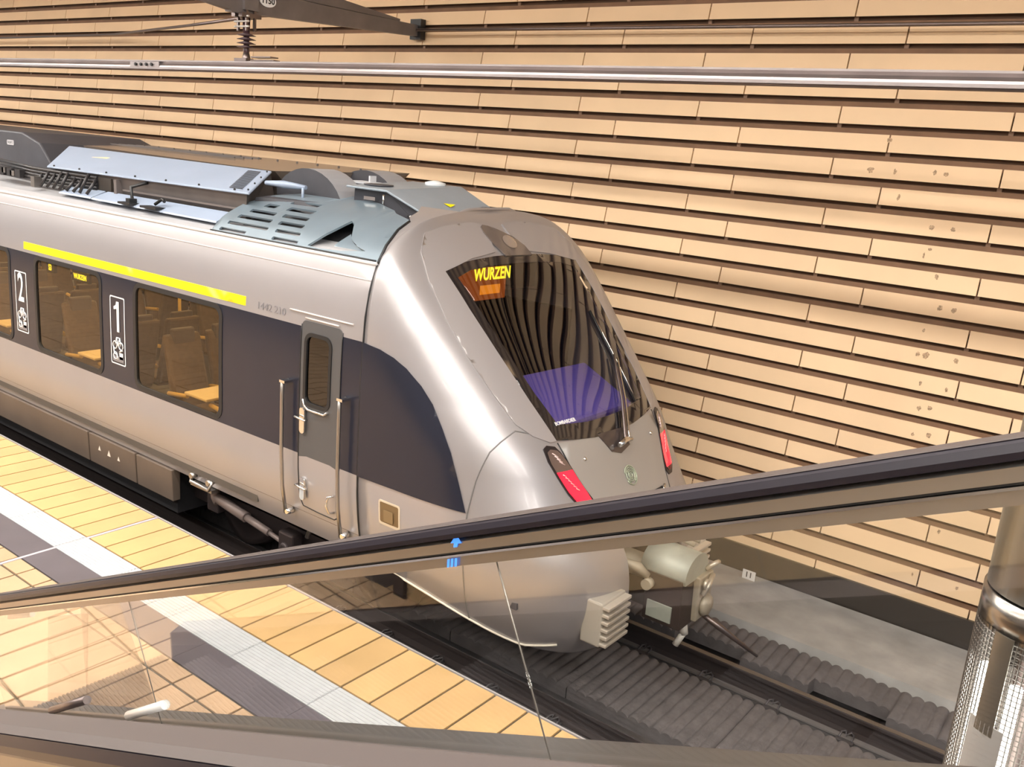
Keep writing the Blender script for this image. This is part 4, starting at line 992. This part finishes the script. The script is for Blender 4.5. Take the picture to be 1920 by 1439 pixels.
# ------------------------------------------------------------------ escalator
D = Vector((.9051, -.05377, .42169)).normalized(); VV = Vector((0, 1, 0)); O = Vector((0, 1.6, CAM_Z))
HH = Vector((0, 0, 1))
def EP(u, v, h): return O+D*u+VV*v+HH*h
def eprism(bm, poly, u0, u1, mi=0):
    prism(bm, poly, lambda a, b, c: EP(c, a, b), u0, u1, mi)
ES = thing('escalator', 'escalator with black handrail, steel rail and glass side in the foreground', 'escalator', tuple(EP(0, 0, -1.2)))
U0, U1 = -5.3, 2.6
perp = Vector((D.z, 0, -D.x)).normalized(); perp = perp - VV*perp.dot(VV)
def on(v, px_u, depth): return EP(px_u, v, -.39)+perp*depth
ua = -.78*1.6/.9051
L = .555
for v0, sg in ((0, 1), (-1.137, -1)):
    def ep(poly): 
        b_ = NB(); eprism(b_, [(v0+sg*p[0], p[1]) for p in poly], U0, U1); return b_
    hr = obj('handrail', ep([(-.038,-.332),(-.040,-.318),(-.034,-.303),(-.02,-.296),(.02,-.296),(.034,-.303),(.040,-.318),(.038,-.332),(.02,-.336),(-.02,-.336)]), RUBBER, ES)
    obj('sheen_top', ep([(-.026,-.297),(-.02,-.2948),(.02,-.2948),(.034,-.301),(.02,-.297)]), RUBTOP, hr)
    bp_ = obj('handrail_profile', ep([(-.022,-.336),(.022,-.336),(.026,-.345),(.026,-.372),(-.030,-.372),(-.030,-.345)]), STEEL, ES)
    obj('shadow_groove', ep([(-.024,-.372),(.024,-.372),(.024,-.378),(-.024,-.378)]), BLACKR, bp_)
    obj('bright_edge', ep([(-.032,-.379),(.020,-.379),(.020,-.3845),(-.034,-.3845)]), STEEL2, bp_)
    obj('lower_apron', ep([(-.030,-.3845),(-.018,-.3845),(-.018,-.412),(-.030,-.412)]), STEEL, bp_)
    for k in range(-2, 3):
        a = max(ua+k*2.105+.004, U0); b = min(ua+(k+1)*2.105-.004, U1)
        if b-a < .1: continue
        bm = NB()
        hexa(bm, [on(v0-.002,a,L), on(v0-.002,b,L), on(v0+.002,b,L), on(v0+.002,a,L), on(v0-.002,a,0), on(v0-.002,b,0), on(v0+.002,b,0), on(v0+.002,a,0)])
        obj('glass_panel', bm, BALGL, ES)
        if k > -2:
            bm = NB(); tube(bm, [on(v0, a-.004, .0), on(v0, a-.004, L)], .0022, 6); obj('glass_joint', bm, mat('joint seal', (.35,.33,.30), .3, .6), ES)
    obj('outer_deck', ep([(.004,-.985),(.146,-.990),(.152,-1.03),(.150,-1.9),(.004,-1.9)]), mat('outer deck steel', (.26,.25,.245), .36, .85, var=.06, vscale=1.5), ES)
    dz = 0 if sg == 1 else .075
    obj('inner_deck', ep([(-.004,-.975),(-.012,-.975+dz),(-.014,-.985+dz),(-.100,-1.02+dz),(-.100,-1.04),(-.004,-1.0)]), mat('inner deck', (.16,.135,.13), .33, .75, var=.05, vscale=1.5), ES)
    obj('skirt_panel', ep([(-.090,-1.03+dz),(-.100,-1.03+dz),(-.100,-1.7),(-.090,-1.7)]), mat('dark skirt', (.03,.028,.032), .4, .3), ES)
# steps with cleats
for k in range(13):
    u = -5.0+k*.62; p = EP(u, 0, 0); x = p.x; z = p.z-1.30
    bm = NB()
    y1 = 1.6-.115-.06*x; y0 = y1-.915
    box(bm, x-.40, x, y0, y1, z-.25, z)
    for r in range(38): box(bm, x-.40, x+.002, y0+.012+r*.0236, y0+.022+r*.0236, z, z+.010)
    obj('step', bm, mat('step aluminium', (.075,.07,.075), .45, .4), ES)
# glowing patches painting a blue arrow sign's reflection on the rail profile
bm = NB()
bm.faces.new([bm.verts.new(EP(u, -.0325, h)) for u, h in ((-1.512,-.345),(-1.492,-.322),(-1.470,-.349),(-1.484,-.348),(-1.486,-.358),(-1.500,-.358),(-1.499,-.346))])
obj('arrow_reflection', bm, mat('blue reflection', (.05,.2,.9), .4, emit=(.06,.28,1.), es=1.0), ES)
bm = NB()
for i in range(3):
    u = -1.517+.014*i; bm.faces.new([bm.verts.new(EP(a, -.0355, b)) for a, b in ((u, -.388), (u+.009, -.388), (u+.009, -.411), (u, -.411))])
obj('blue_reflection', bm, MATS['blue reflection'], ES)
# unseen parapet, slatted panel and post, added to be mirrored in the glass
bm = NB(); eprism(bm, [(-3.0,-.86),(-3.2,-.86),(-3.2,-4.5),(-3.0,-4.5)], -7.5, 3.2)
bm2 = bm; pw = obj('mirrored_parapet', bm, mat('mirrored tan parapet', (.78,.60,.36), .6, var=.06, vscale=1), None)
tag(pw, 'unseen tan parapet wall added to mirror in the escalator glass', 'wall')
bm = NB()
q = [(-6.897, -1.023), (-5.495, -1.006), (-5.452, -1.315), (-5.937, -1.435)]
for i in range(17):
    f0 = i/17; f1 = (i+.62)/17
    lo = lambda f: (q[0][0]+(q[3][0]-q[0][0])*f, q[0][1]+(q[3][1]-q[0][1])*f)
    hi = lambda f: (q[1][0]+(q[2][0]-q[1][0])*f, q[1][1]+(q[2][1]-q[1][1])*f)
    a, b, c, d = lo(f0), hi(f0), hi(f1), lo(f1)
    bm.faces.new([bm.verts.new(EP(u, -2.985, h)) for u, h in (a, b, c, d)])
obj('mirrored_slat', bm, mat('mirrored slat grey', (.05,.055,.06), .5), pw)
bm = NB(); bm.faces.new([bm.verts.new(EP(u, -2.993, h)) for u, h in q]); obj('mirrored_slat_backing', bm, mat('mirrored slat back', (.012,.013,.015), .6), pw)
bm = NB(); eprism(bm, [(-2.99,-.88),(-2.96,-.88),(-2.96,-1.7),(-2.99,-1.7)], -5.422, -5.282); obj('mirrored_post', bm, mat('mirrored post dark', (.03,.022,.02), .5), pw)
# made-up hazy panes behind the glass for its ghost reflections, and glass clamps
ws_ = ES
PANE = glass('ghost pane', (.93,.91,.88), 1.0, haze=.13, hcol=(.42,.38,.35))
def vpanel(name, u0, u1, u2, u3, v, h0, h1, m, par, th=.006):   # lower u0..u1, upper u3..u2
    bm = NB(); hexa(bm, [EP(u0,v,h0), EP(u1,v,h0), EP(u1,v+th,h0), EP(u0,v+th,h0), EP(u3,v,h1), EP(u2,v,h1), EP(u2,v+th,h1), EP(u3,v+th,h1)])
    return obj(name, bm, m, par)
vpanel('ghost_pane', -4.97, -4.45, -4.38, -4.89, .20, -1.08, -.51, PANE, ws_)
vpanel('ghost_pane', -4.43, -3.64, -4.03, -4.47, .205, -1.06, -.475, PANE, ws_)
bm = NB(); tube(bm, [EP(-3.54,.015,-.955), EP(-3.20,.015,-.892)], .020, 10); obj('glass_clamp', bm, mat('bright clamp', (.9,.9,.88), .3, .3), ws_)
bm = NB(); tube(bm, [EP(-4.40,.015,-.962), EP(-3.97,.015,-.892)], .020, 8); obj('glass_clamp', bm, STEELD, ws_)
bm = NB(); tube(bm, [EP(-4.92,.02,-.437), EP(-4.60,.02,-.436)], .014, 8); obj('glass_clamp', bm, MATS['bright clamp'], ws_)

# ------------------------------------------------------------------ perforated light column
LC = (-.115, 2.6); RC = .172
lc = thing('light_column', 'steel column with glowing perforated lower part at the right edge', 'light column', (LC[0], LC[1], PZ))
bm = NB(); lathe(bm, [(RC-.003, 3.23), (RC-.003, 5.4)], (LC[0], LC[1], 0), 'z', 48); obj('steel_shaft', bm, mat('satin column', (.44,.43,.40), .36, 1.0), lc)
bm = NB(); lathe(bm, [(RC+.002, 3.13), (RC+.002, 3.222), (RC-.012, 3.225), (RC-.012, 3.13)], (LC[0], LC[1], 0), 'z', 48); obj('steel_collar', bm, mat('collar steel', (.45,.42,.39), .25, 1.0), lc)
bm = NB()
na, nz = 84, 128; z0, z1 = 1.3, 3.14
g = []
for j in range(nz+1):
    z = z0+(z1-z0)*j/nz; r = RC
    g.append([bm.verts.new((LC[0]+r*math.cos(2*math.pi*i/na), LC[1]+r*math.sin(2*math.pi*i/na), z)) for i in range(na)])
for j in range(nz):
    for i in range(na): bm.faces.new((g[j][i], g[j][(i+1) % na], g[j+1][(i+1) % na], g[j+1][i]))
o = obj('perforated_sleeve', bm, mat('sleeve steel', (.30,.28,.26), .35, .9), lc)
md = o.modifiers.new('wire', 'WIREFRAME'); md.thickness = .0045; md.use_even_offset = False
bm = NB(); lathe(bm, [(.055, 1.3), (.055, 3.2)], (LC[0], LC[1], 0), 'z', 20); obj('inner_core', bm, STEELD, lc)
for k in range(6):
    a = math.radians(-158+k*52); bm = NB(); x, y = LC[0]+.13*math.cos(a), LC[1]+.13*math.sin(a)
    tube(bm, [(x, y, 1.35), (x, y, 3.0)], .016, 8); obj('lamp_tube', bm, mat('column lamp', (1,1,1), .5, emit=(1,.97,.88), es=9.0), lc)
def sector(name, a0, a1, za, zb, m, r=RC+.004):
    bm = NB(); n = 8; V = []
    for i in range(n+1):
        a = math.radians(a0+(a1-a0)*i/n)
        V.append([bm.verts.new((LC[0]+q*math.sin(a), LC[1]-q*math.cos(a), z)) for q in (r, r+.004) for z in (za, zb)])
    for i in range(n):
        p, q = V[i], V[i+1]
        bm.faces.new((p[2], q[2], q[3], p[3])); bm.faces.new((p[0], p[1], q[1], q[0])); bm.faces.new((p[1], p[3], q[3], q[1])); bm.faces.new((p[0], q[0], q[2], p[2]))
    for p in (V[0], V[-1]): bm.faces.new((p[0], p[2], p[3], p[1]))
    return obj(name, bm, m, lc)
sector('cover_strip', -37, -20, 2.86, 3.14, mat('cover steel', (.38,.36,.32), .3, .9))
sector('service_plate', -43, -12, 2.56, 2.89, mat('plate grey', (.50,.49,.48), .45, .4))

# ------------------------------------------------------------------ lamps under the ceiling
for i, (y, z, w) in enumerate(LAMPS):
    x = -31.0; k = 0
    while x < 6:
        t = thing('ceiling_lamp', 'long white ceiling light line above the platform', 'lamp', (x, y, z), 'ceiling light lines')
        bm = NB(); box(bm, x, x+3.4, y-w/2-.03, y+w/2+.03, z, z+.08); obj('lamp_housing', bm, WHITEL, t)
        bm = NB(); box(bm, x+.03, x+3.37, y-w/2, y+w/2, z-.012, z-.001); obj('diffuser', bm, mat('lamp diffuser', (1,1,1), .5, emit=(1,.955,.89), es=LAMP_STRENGTH), t)
        bm = NB(); tube(bm, [(x+.5, y, z+.08), (x+.5, y, 7.9)], .01, 5); tube(bm, [(x+2.9, y, z+.08), (x+2.9, y, 7.9)], .01, 5); obj('hanger', bm, STEELD, t)
        x += 3.7; k += 1

# separate the loose pieces of small repeated fittings into objects of their own
def split_loose(o):
    bm = NB(); bm.from_mesh(o.data); bm.verts.ensure_lookup_table(); seen = set(); isl = []
    for v in bm.verts:
        if v.index in seen: continue
        st = [v]; comp = []; seen.add(v.index)
        while st:
            q = st.pop(); comp.append(q.index)
            for e in q.link_edges:
                w = e.other_vert(q)
                if w.index not in seen: seen.add(w.index); st.append(w)
        isl.append(set(comp))
    bm.free()
    if len(isl) < 2 or len(isl) > 60: return
    for c in isl:
        b = NB(); b.from_mesh(o.data); b.verts.ensure_lookup_table()
        bmesh.ops.delete(b, geom=[v for v in b.verts if v.index not in c], context='VERTS')
        me = bpy.data.meshes.new(o.data.name); b.to_mesh(me); b.free()
        for m_ in o.data.materials: 
            if len(me.materials) < len(o.data.materials): me.materials.append(m_)
        n = bpy.data.objects.new(o.name.split('.')[0], me); C.objects.link(n); n.parent = o.parent; n.matrix_parent_inverse = o.matrix_parent_inverse.copy()
        for md in o.modifiers:
            k = n.modifiers.new(md.name, md.type)
            if md.type == 'BEVEL': k.width = md.width; k.segments = md.segments; k.limit_method = md.limit_method; k.angle_limit = md.angle_limit
    bpy.data.objects.remove(o)
SPL = ('damper_bracket', 'box_latches', 'sheet_ribs', 'rail_bracket', 'cover_bolts', 'cable_brackets', 'clamp_plate', 'clamp_bolts', 'roof_hooks', 'roof_cables', 'cabin_light', 'duct_flange', 'lens_ribs', 'coupler_fittings', 'display_glow', 'splice_plate', 'lifting_bracket', 'axle', 'driver_seat', 'sun_blind', 'armrest', 'blue_reflection', 'hanger', 'gear_conduit', 'sensor_plate')
for o in [x for x in C.objects if x.type == 'MESH' and x.name.split('.')[0] in SPL and not x.children]: split_loose(o)
REN = {'box_latches': 'box_latch', 'sheet_ribs': 'sheet_rib', 'cover_bolts': 'cover_bolt', 'cable_brackets': 'cable_bracket', 'clamp_bolts': 'clamp_bolt', 'roof_hooks': 'roof_hook', 'roof_cables': 'roof_cable', 'lens_ribs': 'lens_rib', 'coupler_fittings': 'coupler_fitting'}
for x in list(C.objects):
    k = x.name.split('.')[0]
    if k in REN: x.name = REN[k]
